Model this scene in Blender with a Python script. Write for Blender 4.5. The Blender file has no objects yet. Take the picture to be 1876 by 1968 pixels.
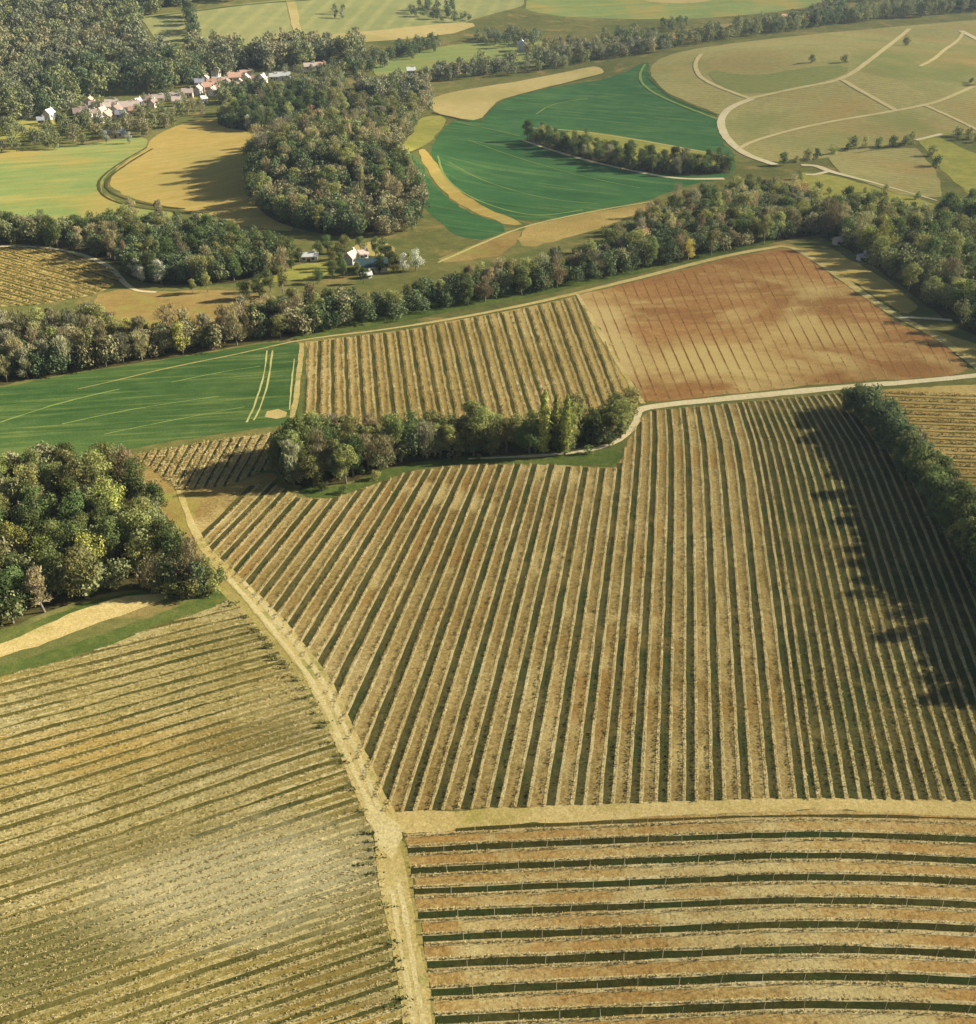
import bpy, math, random
import numpy as np
from mathutils import Vector, geometry

random.seed(11)
rng = np.random.default_rng(7)
sc = bpy.context.scene
COL = sc.collection

# ------------------------------------------------------------------ survey camera
# Image measurements are on a 1876 x 1968 grid; bp() turns one into the point of the terrain it shows.
CU, CV, F = 938.0, 984.0, 2110.0
PITCH = math.radians(33)
CAM = np.array([0.0, 0.0, 60.0])


def softplus(a, k):
    return k * np.logaddexp(0, a / k)


def base_h(x, y):
    z = -40 + softplus((400 - y) * 0.1, 8.0)
    up = softplus((y - 560) * 0.08, 4.0)
    return z + 34 * (1 - np.exp(-up / 34))


def bp(uv, hf=None):
    hf = hf or height
    uv = np.atleast_2d(np.asarray(uv, float))
    cx = (uv[:, 0] - CU) / F
    cy = (uv[:, 1] - CV) / F
    dx = cx
    dy = math.cos(PITCH) - cy * math.sin(PITCH)
    dz = -math.sin(PITCH) - cy * math.cos(PITCH)
    t = np.full(len(uv), 20.0)
    done = np.zeros(len(uv), bool)
    lo = t.copy()
    hi = np.full(len(uv), 2500.0)
    for _ in range(420):
        z = CAM[2] + dz * t
        g = hf(dx * t, dy * t)
        hit = (z <= g) & ~done
        hi[hit] = t[hit]
        done |= hit
        lo[~done] = t[~done]
        if done.all():
            break
        t = np.where(done, t, t * 1.012)
    for _ in range(26):
        m = (lo + hi) / 2
        below = CAM[2] + dz * m <= hf(dx * m, dy * m)
        hi = np.where(below, m, hi)
        lo = np.where(below, lo, m)
    return np.stack([dx * hi, dy * hi, CAM[2] + dz * hi], 1)


BUMPS = []
for (u, v, amp, sx, sy) in [(650, 335, 8.5, 26, 34), (1640, 165, 11.0, 95, 85), (250, 30, 13.0, 150, 130),
                            (1500, 500, 1.6, 30, 25), (1500, 1700, 1.0, 14, 18)]:
    p = bp([[u, v]], base_h)[0]
    BUMPS.append((p[0], p[1], amp, sx, sy))


def height(x, y):
    z = base_h(x, y)
    for (bx, by, a, sx, sy) in BUMPS:
        z = z + a * np.exp(-((x - bx) / sx) ** 2 - ((y - by) / sy) ** 2)
    return z


def vnoise(x, y, s, seed=0):
    x = np.asarray(x) / s + seed * 17.3
    y = np.asarray(y) / s - seed * 9.1
    xi, yi = np.floor(x), np.floor(y)
    fx, fy = x - xi, y - yi
    fx = fx * fx * (3 - 2 * fx)
    fy = fy * fy * (3 - 2 * fy)

    def r(a, b):
        q = np.sin(a * 127.1 + b * 311.7 + seed * 5.7) * 43758.5453
        return q - np.floor(q)
    return (r(xi, yi) * (1 - fx) + r(xi + 1, yi) * fx) * (1 - fy) + (r(xi, yi + 1) * (1 - fx) + r(xi + 1, yi + 1) * fx) * fy


# ------------------------------------------------------------------ colour and materials
def S(r, g, b, k=0.62):
    f = lambda c: ((c / 255 + 0.055) / 1.055) ** 2.4 if c > 10 else c / 255 / 12.92
    return (f(r) * k, f(g) * k, f(b) * k, 1)


class NT:
    def __init__(self, name):
        self.m = bpy.data.materials.new(name)
        self.m.use_nodes = True
        self.t = self.m.node_tree
        self.t.nodes.clear()
        self.out = self.n('ShaderNodeOutputMaterial')

    def n(self, typ, **kw):
        x = self.t.nodes.new(typ)
        for k, v in kw.items():
            setattr(x, k, v)
        return x

    def l(self, a, b):
        self.t.links.new(a, b)

    def pos(self):
        g = self.n('ShaderNodeNewGeometry')
        return g.outputs['Position']

    def noise(self, vec, scale, detail=3, rough=0.6, dist=0.0):
        x = self.n('ShaderNodeTexNoise')
        x.inputs['Scale'].default_value = scale
        x.inputs['Detail'].default_value = detail
        x.inputs['Roughness'].default_value = rough
        x.inputs['Distortion'].default_value = dist
        self.l(vec, x.inputs['Vector'])
        return x.outputs['Fac']

    def ramp(self, fac, stops):
        x = self.n('ShaderNodeValToRGB')
        e = x.color_ramp.elements
        while len(e) < len(stops):
            e.new(0.5)
        for i, (p, c) in enumerate(stops):
            e[i].position = p
            e[i].color = c
        self.l(fac, x.inputs['Fac'])
        return x.outputs['Color']

    def mix(self, fac, a, b, mode='MIX'):
        x = self.n('ShaderNodeMix', data_type='RGBA', blend_type=mode)
        for s, v in ((x.inputs[0], fac), (x.inputs[6], a), (x.inputs[7], b)):
            if hasattr(v, 'links'):
                self.l(v, s)
            else:
                s.default_value = v
        return x.outputs[2]

    def math(self, op, a, b=None):
        x = self.n('ShaderNodeMath', operation=op)
        for s, v in zip(x.inputs, (a, b)):
            if v is None:
                continue
            if hasattr(v, 'links'):
                self.l(v, s)
            else:
                s.default_value = v
        return x.outputs[0]

    def step(self, fac, a, b):
        x = self.n('ShaderNodeMapRange')
        x.inputs['From Min'].default_value = a
        x.inputs['From Max'].default_value = b
        self.l(fac, x.inputs['Value'])
        return x.outputs[0]


def ground_mat(name, stops, fine=1.1, broad=0.06, patch=None, stripe=None, patch_scale=0.09, speck=None, streak=None, grain=.3, spots=None):
    """earth or grass: fine noise between the stops, broad drift, optional patches of another colour and furrow stripes (direction in degrees, period m, colour, strength)"""
    k = NT(name)
    p = k.pos()
    a = k.noise(p, fine, 5, 0.7)
    b = k.noise(p, broad, 3, 0.5)
    f = k.math('ADD', k.math('MULTIPLY', a, 0.55), k.math('MULTIPLY', b, 0.45))
    c = k.ramp(f, stops)
    if patch:
        for i, (col, lo, hi, st) in enumerate(patch):
            off = k.n('ShaderNodeVectorMath', operation='ADD')
            k.l(p, off.inputs[0])
            off.inputs[1].default_value = (31.7 * (i + 1), 11.3 * (i + 1), 0)
            q = k.noise(off.outputs[0], patch_scale, 4, 0.6, 0.4)
            c = k.mix(k.math('MULTIPLY', k.step(q, lo, hi), st), c, col)
    for (deg, per, col, st, sharp) in (stripe or []):
        d = k.n('ShaderNodeVectorMath', operation='DOT_PRODUCT')
        k.l(p, d.inputs[0])
        d.inputs[1].default_value = (math.cos(math.radians(deg)), math.sin(math.radians(deg)), 0)
        w = k.math('ADD', k.math('DIVIDE', d.outputs['Value'], per), k.math('MULTIPLY', k.noise(p, 0.25, 2), 0.35))
        sn = k.math('SINE', k.math('MULTIPLY', w, 2 * math.pi))
        g = k.math('MULTIPLY', k.step(sn, sharp, 1.0), st)
        g = k.math('MULTIPLY', g, k.step(k.noise(p, 0.16, 3), 0.25, 0.6))
        c = k.mix(g, c, col)
    if speck:
        c = k.mix(k.math('MULTIPLY', k.step(k.noise(p, speck[1], 2, 0.8), 0.55, 0.72), speck[2]), c, speck[0])
    for (deg, col, lo, hi, st, along, across) in (streak or []):
        mp = k.n('ShaderNodeMapping')
        mp.vector_type = 'TEXTURE'
        mp.inputs['Rotation'].default_value = (0, 0, math.radians(deg))
        mp.inputs['Scale'].default_value = (along, across, 1)
        k.l(p, mp.inputs['Vector'])
        c = k.mix(k.math('MULTIPLY', k.step(k.noise(mp.outputs[0], 1.0, 4, .6), lo, hi), st), c, col)
    for (sx, sy, rot, rx, ry, col, st) in (spots or []):
        # a worn or damp area with a ragged outline
        mp = k.n('ShaderNodeMapping')
        mp.vector_type = 'TEXTURE'
        mp.inputs['Location'].default_value = (sx, sy, 0)
        mp.inputs['Rotation'].default_value = (0, 0, math.radians(rot))
        mp.inputs['Scale'].default_value = (rx, ry, 1000)
        k.l(p, mp.inputs['Vector'])
        ln = k.n('ShaderNodeVectorMath', operation='LENGTH')
        k.l(mp.outputs[0], ln.inputs[0])
        d = k.math('ADD', ln.outputs['Value'], k.math('MULTIPLY', k.noise(p, .35, 4, .7), 1.0))
        c = k.mix(k.math('MULTIPLY', k.step(d, 1.7, 1.0), st), c, col)
    if grain:
        g1 = k.step(k.noise(p, 5.5, 3, .75), .3, .7)
        gr = k.n('ShaderNodeCombineColor')
        gv = k.math('ADD', k.math('MULTIPLY', g1, 2 * grain), 1 - grain)
        for q in range(3):
            k.l(gv, gr.inputs[q])
        c = k.mix(1.0, c, gr.outputs[0], 'MULTIPLY')
    bs = k.n('ShaderNodeBsdfDiffuse')
    bs.inputs['Roughness'].default_value = 0.6
    k.l(c, bs.inputs['Color'])
    bu = k.n('ShaderNodeBump')
    bu.inputs['Strength'].default_value = 0.5
    bu.inputs['Distance'].default_value = 0.12
    k.l(k.noise(p, 2.2, 4, 0.7), bu.inputs['Height'])
    k.l(bu.outputs[0], bs.inputs['Normal'])
    k.l(bs.outputs[0], k.out.inputs['Surface'])
    return k.m


def leaf_mat(name, cols, scale=0.5, trans=0.3, obj_random=True, attr=None, world=False):
    k = NT(name)
    if world:
        vec = k.pos()
    else:
        vec = k.n('ShaderNodeTexCoord').outputs['Object']
    a = k.noise(vec, scale, 4, 0.75)
    n = len(cols)
    lo, hi = 0.34, 0.66
    c = k.ramp(a, [(lo + (hi - lo) * i / max(1, n - 1), q) for i, q in enumerate(cols)])
    if obj_random:
        oi = k.n('ShaderNodeObjectInfo')
        hsv = k.n('ShaderNodeHueSaturation')
        hu = k.math('ADD', k.math('MULTIPLY', oi.outputs['Random'], 0.04), 0.487)
        r2 = k.math('FRACT', k.math('MULTIPLY', oi.outputs['Random'], 7.31))
        va = k.math('ADD', k.math('MULTIPLY', r2, 0.85), 0.62)
        k.l(hu, hsv.inputs['Hue'])
        k.l(va, hsv.inputs['Value'])
        k.l(c, hsv.inputs['Color'])
        c = hsv.outputs['Color']
    if attr:
        at = k.n('ShaderNodeAttribute', attribute_name=attr)
        c = k.mix(0.85, c, at.outputs['Color'], 'MULTIPLY') if False else k.mix(0.7, c, at.outputs['Color'])
    d = k.n('ShaderNodeBsdfDiffuse')
    t = k.n('ShaderNodeBsdfTranslucent')
    k.l(c, d.inputs['Color'])
    k.l(c, t.inputs['Color'])
    mx = k.n('ShaderNodeMixShader')
    mx.inputs[0].default_value = trans
    k.l(d.outputs[0], mx.inputs[1])
    k.l(t.outputs[0], mx.inputs[2])
    k.l(mx.outputs[0], k.out.inputs['Surface'])
    return k.m


def plain_mat(name, a, b, scale=3.0, rough=0.8):
    k = NT(name)
    v = k.n('ShaderNodeTexCoord').outputs['Object']
    c = k.ramp(k.noise(v, scale, 4, 0.7), [(0.35, a), (0.65, b)])
    s = k.n('ShaderNodeBsdfPrincipled')
    s.inputs['Roughness'].default_value = rough
    s.inputs['Specular IOR Level'].default_value = 0.25
    k.l(c, s.inputs['Base Color'])
    k.l(s.outputs[0], k.out.inputs['Surface'])
    return k.m


# ------------------------------------------------------------------ mesh helpers
def mesh_np(name, verts, faces, mat, nper=4):
    """mesh from numpy arrays, all faces with nper corners"""
    me = bpy.data.meshes.new(name)
    nf = len(faces)
    me.vertices.add(len(verts))
    me.vertices.foreach_set('co', np.ascontiguousarray(verts, np.float32).ravel())
    me.loops.add(nf * nper)
    me.loops.foreach_set('vertex_index', np.ascontiguousarray(faces, np.int32).ravel())
    me.polygons.add(nf)
    me.polygons.foreach_set('loop_start', np.arange(0, nf * nper, nper, dtype=np.int32))
    me.update(calc_edges=True)
    if mat:
        me.materials.append(mat)
    return me


def link(name, me, parent=None):
    o = bpy.data.objects.new(name, me)
    COL.objects.link(o)
    if parent:
        o.parent = parent
    return o


def tag(o, label=None, cat=None, group=None, kind=None):
    for k, v in (('label', label), ('category', cat), ('group', group), ('kind', kind)):
        if v:
            o[k] = v
    return o


def leaves_np(c, nrm, su, sv):
    """diamond leaf clumps at centres c facing nrm"""
    n = len(c)
    nrm = nrm / np.maximum(np.linalg.norm(nrm, axis=1, keepdims=True), 1e-6)
    r = rng.normal(size=(n, 3))
    u = np.cross(nrm, r)
    u /= np.maximum(np.linalg.norm(u, axis=1, keepdims=True), 1e-6)
    w = np.cross(nrm, u)
    su = np.broadcast_to(su, n)[:, None]
    sv = np.broadcast_to(sv, n)[:, None]
    v = np.stack([c - u * su, c - w * sv * rng.uniform(.6, 1.1, (n, 1)), c + u * su, c + w * sv * rng.uniform(.6, 1.1, (n, 1))], 1).reshape(-1, 3)
    return v, np.arange(4 * n).reshape(n, 4)


def inpoly(pts, poly):
    pts = np.asarray(pts, float)
    poly = np.asarray(poly, float)
    x, y = pts[:, 0], pts[:, 1]
    ins = np.zeros(len(pts), bool)
    j = len(poly) - 1
    for i in range(len(poly)):
        xi, yi = poly[i]
        xj, yj = poly[j]
        c = ((yi > y) != (yj > y)) & (x < (xj - xi) * (y - yi) / (yj - yi + 1e-12) + xi)
        ins ^= c
        j = i
    return ins


def chaikin(p, closed=True, it=2):
    p = np.asarray(p, float)
    for _ in range(it):
        q = np.roll(p, -1, 0) if closed else p[1:]
        a = p if closed else p[:-1]
        n = np.stack([a * .75 + q * .25, a * .25 + q * .75], 1).reshape(-1, 2)
        p = n if closed else np.vstack([p[:1], n, p[-1:]])
    return p


def dense(p, step, closed=False):
    p = np.asarray(p, float)
    if closed:
        p = np.vstack([p, p[:1]])
    seg = np.linalg.norm(np.diff(p, axis=0), axis=1)
    s = np.concatenate([[0], np.cumsum(seg)])
    n = max(2, int(s[-1] / step) + 1)
    t = np.linspace(0, s[-1], n)
    q = np.stack([np.interp(t, s, p[:, i]) for i in range(p.shape[1])], 1)
    return q[:-1] if closed else q


def lift(xy, layer):
    D = np.hypot(xy[:, 0], xy[:, 1])
    return height(xy[:, 0], xy[:, 1]) + layer * (0.013 + 0.00014 * np.maximum(0, D - 140))


def sheet(name, px, mat, layer=1, smooth=1, label=None, jitter=0.25):
    """a field: outline from the survey, triangulated over the terrain"""
    p = chaikin(px, True, smooth) if smooth else np.asarray(px, float)
    w = bp(dense(p, 12, True))[:, :2]
    D = np.hypot(w[:, 0], w[:, 1]).mean()
    step = max(1.2, D * 0.012)
    w = dense(w, step, True)
    w = w + rng.normal(size=w.shape) * jitter * min(1.0, step / 3)
    g = max(2.0, D * 0.016)
    lo, hi = w.min(0), w.max(0)
    nx, ny = int((hi[0] - lo[0]) / g) + 1, int((hi[1] - lo[1]) / g) + 1
    gx, gy = np.meshgrid(lo[0] + np.arange(nx) * g + .3 * g, lo[1] + np.arange(ny) * g + .3 * g)
    pts = np.stack([gx.ravel(), gy.ravel()], 1)
    pts = pts + rng.uniform(-.2, .2, pts.shape) * g
    pts = pts[inpoly(pts, w)]
    allp = np.vstack([w, pts])
    r = geometry.delaunay_2d_cdt([Vector(q) for q in allp], [], [list(range(len(w)))], 1, 1e-4)
    co = np.array([[q.x, q.y] for q in r[0]])
    z = lift(co, layer)
    me = bpy.data.meshes.new(name)
    me.from_pydata(np.column_stack([co, z]).tolist(), [], [f for f in r[2]])
    me.materials.append(mat)
    me.update()
    for q in me.polygons:
        if q.normal.z < 0:
            q.flip()
    me.polygons.foreach_set('use_smooth', [True] * len(me.polygons))
    o = link(name, me)
    return tag(o, label, None, None, 'structure')


def ribbon_np(w, wid, layer, jitter=0.12, z_extra=0.0, nacross=2):
    d = np.gradient(w, axis=0)
    d /= np.maximum(np.linalg.norm(d, axis=1, keepdims=True), 1e-6)
    nn = np.stack([-d[:, 1], d[:, 0]], 1)
    n = len(w)
    wid = np.broadcast_to(wid, n)[:, None]
    arc = np.concatenate([[0], np.cumsum(np.linalg.norm(np.diff(w, axis=0), axis=1))])
    jl, jr = [((vnoise(arc, arc * 0, 3.1, k) - .5) * 1.3 + (vnoise(arc, arc * 0, .9, k + 3) - .5) * .7)[:, None] * 1.6 * jitter for k in rng.integers(0, 99, 2)]
    L = w - nn * (wid / 2 + jl)
    R = w + nn * (wid / 2 + jr)
    ts = np.linspace(0, 1, nacross + 1)
    P = np.stack([L * (1 - t) + R * t for t in ts], 1).reshape(-1, 2)
    z = lift(P, layer) + z_extra
    m = nacross + 1
    i = np.arange(n - 1)[:, None] * m + np.arange(nacross)[None]
    i = i.ravel()
    f = np.stack([i, i + m, i + m + 1, i + 1], 1)
    return np.column_stack([P, z]), f


def ribbon(name, px, wid, mat, layer=3, label=None, jitter=0.2, smooth=2, kind='structure'):
    p = chaikin(px, False, smooth)
    w = bp(dense(p, 10))[:, :2]
    D = np.hypot(w[:, 0], w[:, 1]).mean()
    w = dense(w, max(0.8, D * 0.006))
    if hasattr(wid, '__len__'):
        wid = np.interp(np.linspace(0, 1, len(w)), np.linspace(0, 1, len(wid)), wid)
    v, f = ribbon_np(w, wid, layer, jitter)
    o = link(name, mesh_np(name, v, f, mat))
    return tag(o, label, None, None, kind)


def merged_ribbons(name, worlds, wid, mat, layer, kind, label, cat=None, jitter=.1):
    V, Fs, n = [], [], 0
    for w in worlds:
        if len(w) < 2:
            continue
        v, f = ribbon_np(w, wid, layer, jitter)
        V.append(v)
        Fs.append(f + n)
        n += len(v)
    o = link(name, mesh_np(name, np.vstack(V), np.vstack(Fs), mat))
    return tag(o, label, cat, None, kind)


# ------------------------------------------------------------------ materials of the land
def spot(u, v, du, dv, rot, col, st):
    p = bp([[u, v], [u + du, v], [u, v + dv]])
    return (p[0][0], p[0][1], rot, abs(p[1][0] - p[0][0]), abs(p[2][1] - p[0][1]), col, st)


M = {}
M['land'] = ground_mat('meadow_earth', [(.3, S(88, 92, 48)), (.5, S(118, 114, 60)), (.7, S(148, 136, 78))], .5, .03,
                       [(S(96, 104, 52), .5, .62, .8), (S(170, 140, 84), .56, .66, .6)])
M['vine_soil'] = ground_mat('vineyard_soil', [(.36, S(122, 100, 52)), (.5, S(160, 136, 78)), (.64, S(192, 168, 108))], 2.4, .05,
                            [(S(160, 120, 60), .52, .66, .6), (S(202, 178, 112), .55, .66, .7)], speck=(S(104, 78, 38), 3.2, .8))
M['lower_soil'] = ground_mat('lower_vineyard_soil', [(.36, S(138, 104, 54)), (.5, S(180, 148, 84)), (.64, S(206, 180, 116))], 2.6, .05,
                            [(S(174, 128, 66), .48, .64, .6), (S(204, 184, 122), .52, .64, .8)], speck=(S(110, 78, 40), 3.4, .75))
LEFT_SPOTS = [spot(455, 1690, 300, 130, 10, S(206, 192, 142), .55), spot(60, 1850, 230, 100, 8, S(104, 100, 56), .75), spot(480, 1420, 150, 40, 12, S(110, 100, 52), .8),
              spot(180, 1640, 200, 45, 14, S(120, 108, 58), .6), spot(200, 1440, 300, 60, 8, S(184, 146, 68), .5), spot(640, 1900, 130, 60, 5, S(122, 104, 54), .6)]
M['left_soil'] = ground_mat('left_vineyard_soil', [(.36, S(122, 108, 54)), (.5, S(156, 138, 74)), (.64, S(192, 172, 108))], 2.4, .05,
                            [(S(166, 132, 60), .5, .62, .7), (S(112, 104, 54), .52, .66, .8), (S(206, 190, 132), .52, .66, .8)], patch_scale=.06, speck=(S(92, 86, 46), 3.0, .7), spots=LEFT_SPOTS)
M['gold_soil'] = ground_mat('golden_vineyard_soil', [(.34, S(150, 124, 62)), (.5, S(182, 154, 86)), (.66, S(208, 180, 112))], 2.0, .05, [(S(156, 134, 72), .5, .64, .7)], patch_scale=.07)
M['brown_field'] = ground_mat('russet_vines', [(.3, S(134, 94, 52)), (.46, S(156, 110, 62)), (.62, S(178, 134, 78)), (.74, S(196, 160, 96))], 1.5, .06,
                              [(S(198, 170, 104), .5, .62, .85), (S(138, 98, 54), .52, .66, .6)], streak=[(8, S(196, 166, 100), .52, .7, .6, 14, 3)],
                              spots=[spot(1160, 660, 70, 110, 0, S(202, 176, 112), .8), spot(1365, 690, 150, 44, 6, S(204, 178, 108), .8), spot(1570, 640, 130, 30, 4, S(202, 174, 104), .7)],
                              patch_scale=.05)
M['hill_vines'] = ground_mat('hill_vines', [(.3, S(144, 134, 76)), (.5, S(172, 158, 94)), (.7, S(192, 176, 110))], .5, .02,
                             [(S(178, 142, 80), .5, .65, .7), (S(132, 140, 72), .52, .66, .8)],
                             stripe=[(64, 2.6, S(116, 108, 54), .4, .0)], patch_scale=.016)
M['hill_green'] = ground_mat('hill_green_vines', [(.3, S(122, 130, 64)), (.5, S(146, 144, 78)), (.7, S(164, 154, 86))], .5, .02,
                             stripe=[(60, 2.4, S(92, 112, 52), .4, .0)])
M['crop'] = ground_mat('green_crop', [(.32, S(60, 86, 42)), (.5, S(76, 100, 50)), (.68, S(98, 116, 60))], .35, .02,
                       [(S(112, 128, 62), .54, .7, .5)], streak=[(10, S(134, 142, 72), .5, .7, .7, 22, 1.1), (10, S(56, 84, 40), .5, .66, .7, 26, 2.0)], patch_scale=.03)
M['crop_far'] = ground_mat('deep_green_crop', [(.3, S(56, 94, 50)), (.5, S(70, 108, 60)), (.7, S(92, 122, 66))], .12, .016,
                           [(S(92, 130, 68), .54, .68, .5)], patch_scale=.02, streak=[(-28, S(120, 138, 74), .52, .7, .6, 60, 2.6), (-28, S(52, 88, 46), .5, .68, .6, 80, 4)])
M['pasture'] = ground_mat('pale_pasture', [(.3, S(124, 142, 74)), (.5, S(144, 154, 84)), (.7, S(170, 162, 90))], .2, .02,
                          [(S(182, 154, 78), .5, .64, .8)], streak=[(20, S(186, 164, 84), .5, .68, .7, 60, 3), (20, S(124, 138, 72), .5, .68, .6, 70, 4)], patch_scale=.03)
M['gold'] = ground_mat('golden_stubble', [(.3, S(166, 142, 70)), (.5, S(184, 156, 80)), (.7, S(198, 170, 96))], .3, .02,
                       [(S(172, 156, 82), .5, .64, .8)], streak=[(40, S(204, 172, 98), .5, .68, .7, 50, 3)], patch_scale=.025)
M['tan'] = ground_mat('pale_stubble', [(.3, S(180, 158, 94)), (.5, S(198, 174, 106)), (.7, S(212, 190, 124))], .3, .02,
                      [(S(176, 160, 90), .5, .64, .8)], patch_scale=.03)
M['yellowgreen'] = ground_mat('yellow_green_meadow', [(.3, S(132, 134, 58)), (.5, S(156, 150, 70)), (.7, S(186, 170, 84))], .4, .05)
M['orange'] = ground_mat('dry_orange_grass', [(.3, S(138, 112, 58)), (.5, S(164, 136, 76)), (.7, S(184, 158, 94))], .6, .05,
                         [(S(150, 150, 66), .54, .66, .8)])
M['far_field'] = ground_mat('far_fields', [(.3, S(140, 144, 82)), (.5, S(156, 154, 92)), (.7, S(180, 168, 104))], .1, .01,
                            stripe=[(-6, 9, S(186, 176, 108), .55, .0)])
M['track'] = ground_mat('chalk_track', [(.3, S(200, 176, 122)), (.5, S(222, 202, 150)), (.7, S(232, 216, 172))], 1.2, .1)
M['grass_track'] = ground_mat('dry_grass_track', [(.3, S(166, 146, 78)), (.5, S(196, 172, 104)), (.7, S(212, 192, 130))], 1.3, .1,
                              [(S(150, 146, 70), .54, .68, .7)], patch_scale=.3)
M['rut'] = ground_mat('dry_rut', [(.3, S(196, 174, 108)), (.6, S(214, 194, 134))], 1.6, .2)
M['headland'] = ground_mat('headland_grass', [(.3, S(182, 158, 90)), (.5, S(206, 180, 112)), (.7, S(220, 198, 134))], 1.3, .1,
                           [(S(164, 150, 70), .52, .66, .7)], patch_scale=.15)
M['alley'] = ground_mat('alley_grass', [(.3, S(68, 64, 34)), (.5, S(90, 84, 46)), (.7, S(118, 108, 62))], 1.6, .09,
                        [(S(64, 74, 38), .48, .62, .7), (S(128, 110, 60), .56, .68, .6)], patch_scale=.14)
M['alley_dark'] = ground_mat('dark_alley_grass', [(.3, S(50, 50, 24)), (.5, S(66, 64, 30)), (.7, S(88, 84, 42))], 1.6, .09, [(S(54, 68, 32), .5, .62, .7)], patch_scale=.14)
M['verge'] = ground_mat('verge_grass', [(.3, S(66, 82, 36)), (.5, S(92, 104, 48)), (.7, S(128, 126, 62))], .9, .08)
M['verge_dry'] = ground_mat('dry_verge', [(.3, S(136, 126, 62)), (.5, S(168, 150, 82)), (.7, S(196, 174, 104))], 1.2, .1)
M['wood_floor'] = ground_mat('wood_floor', [(.3, S(62, 54, 32)), (.5, S(84, 76, 44)), (.7, S(104, 98, 54))], .8, .08)
M['tramline'] = ground_mat('tramline', [(.3, S(120, 142, 70)), (.6, S(148, 158, 84))], .6, .1)
M['tram_pale'] = ground_mat('pale_crop_line', [(.3, S(176, 172, 96)), (.6, S(206, 192, 120))], .6, .1)
M['dark_rut'] = ground_mat('dark_rut', [(.3, S(70, 66, 32)), (.6, S(96, 86, 44))], .6, .1)

# ------------------------------------------------------------------ terrain: one sheet
def axis(segs):
    out = [segs[0][0]]
    for a, b, st in segs:
        n = max(1, int(round((b - a) / st)))
        out += list(a + (b - a) * (np.arange(n) + 1) / n)
    return np.array(out)


xs = axis([(-1500, -400, 60), (-400, -160, 10), (-160, 160, 3), (160, 400, 9), (400, 1500, 60)])
ys = axis([(-160, 30, 12), (30, 360, 3), (360, 760, 6), (760, 1200, 22), (1200, 2600, 100)])
gx, gy = np.meshgrid(xs, ys)
V = np.stack([gx.ravel(), gy.ravel(), height(gx.ravel(), gy.ravel())], 1)
nx = len(xs)
i = (np.arange(len(ys) - 1)[:, None] * nx + np.arange(nx - 1)[None]).ravel()
me = mesh_np('ground', V, np.stack([i, i + 1, i + nx + 1, i + nx], 1), M['land'])
me.polygons.foreach_set('use_smooth', [True] * len(me.polygons))
tag(link('ground', me), 'rolling farmland under fields and woods', None, None, 'structure')

# ------------------------------------------------------------------ fields
P_CENTRAL = [(742, 1562), (700, 1500), (662, 1405), (612, 1305), (545, 1215), (476, 1135), (420, 1085), (382, 1030), (366, 990), (384, 962),
             (450, 943), (520, 925), (580, 958), (640, 958), (700, 938), (790, 905), (900, 892), (1050, 892), (1130, 898), (1188, 900), (1206, 850),
             (1226, 812), (1246, 790), (1400, 776), (1600, 757), (1640, 752), (1700, 800), (1790, 890), (1880, 990), (2060, 1180), (2100, 1540), (1876, 1540), (1500, 1535), (1000, 1552)]
P_LOWER = [(780, 1602), (1000, 1585), (1300, 1566), (1560, 1555), (1876, 1566), (2100, 1580), (2100, 2130), (868, 2130), (836, 1960), (812, 1802), (790, 1690)]
P_LEFT = [(-120, 1318), (0, 1302), (150, 1262), (300, 1205), (415, 1165), (448, 1150), (532, 1246), (604, 1338), (655, 1438), (702, 1552), (736, 1676), (760, 1798), (790, 1960), (806, 2130), (-120, 2130)]
P_MID = [(590, 657), (760, 637), (1000, 594), (1112, 568), (1170, 670), (1232, 772), (1215, 792), (1000, 812), (760, 815), (590, 815)]
P_SMALL = [(245, 876), (400, 848), (560, 828), (585, 840), (585, 880), (520, 900), (432, 936), (345, 942), (300, 905)]
P_RIGHT = [(1655, 752), (1876, 738), (2060, 728), (2060, 1030), (1880, 972), (1800, 885), (1735, 815)]
P_BROWN = [(1112, 567), (1240, 537), (1400, 496), (1502, 478), (1530, 482), (1640, 557), (1720, 617), (1800, 652), (1866, 706), (1840, 722), (1600, 737), (1400, 757), (1240, 774), (1180, 680)]
P_LTAN = [(-120, 478), (0, 475), (80, 474), (160, 491), (215, 515), (234, 538), (180, 568), (60, 588), (-120, 592)]

sheet('vineyard_ground', P_CENTRAL, M['vine_soil'], 1, 0, 'tan vineyard floor of the broad central slope')
sheet('vineyard_ground', P_LOWER, M['lower_soil'], 1, 0, 'tan vineyard floor below the headland')
sheet('vineyard_ground', P_LEFT, M['left_soil'], 1, 0, 'olive tan vineyard floor left of the grass track')
sheet('vineyard_ground', P_MID, M['gold_soil'], 1, 0, 'tan vineyard floor above the grove')
sheet('vineyard_ground', P_SMALL, M['gold_soil'], 1, 0, 'golden floor of the small vineyard by the green crop')
sheet('vineyard_ground', P_RIGHT, M['gold_soil'], 1, 0, 'golden vineyard floor beyond the hedge')
sheet('russet_field', P_BROWN, M['brown_field'], 1, 0, 'russet brown field of close vines')
sheet('vineyard_ground', P_LTAN, M['gold'], 1, 1, 'golden vineyard floor at the wood edge')

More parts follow.
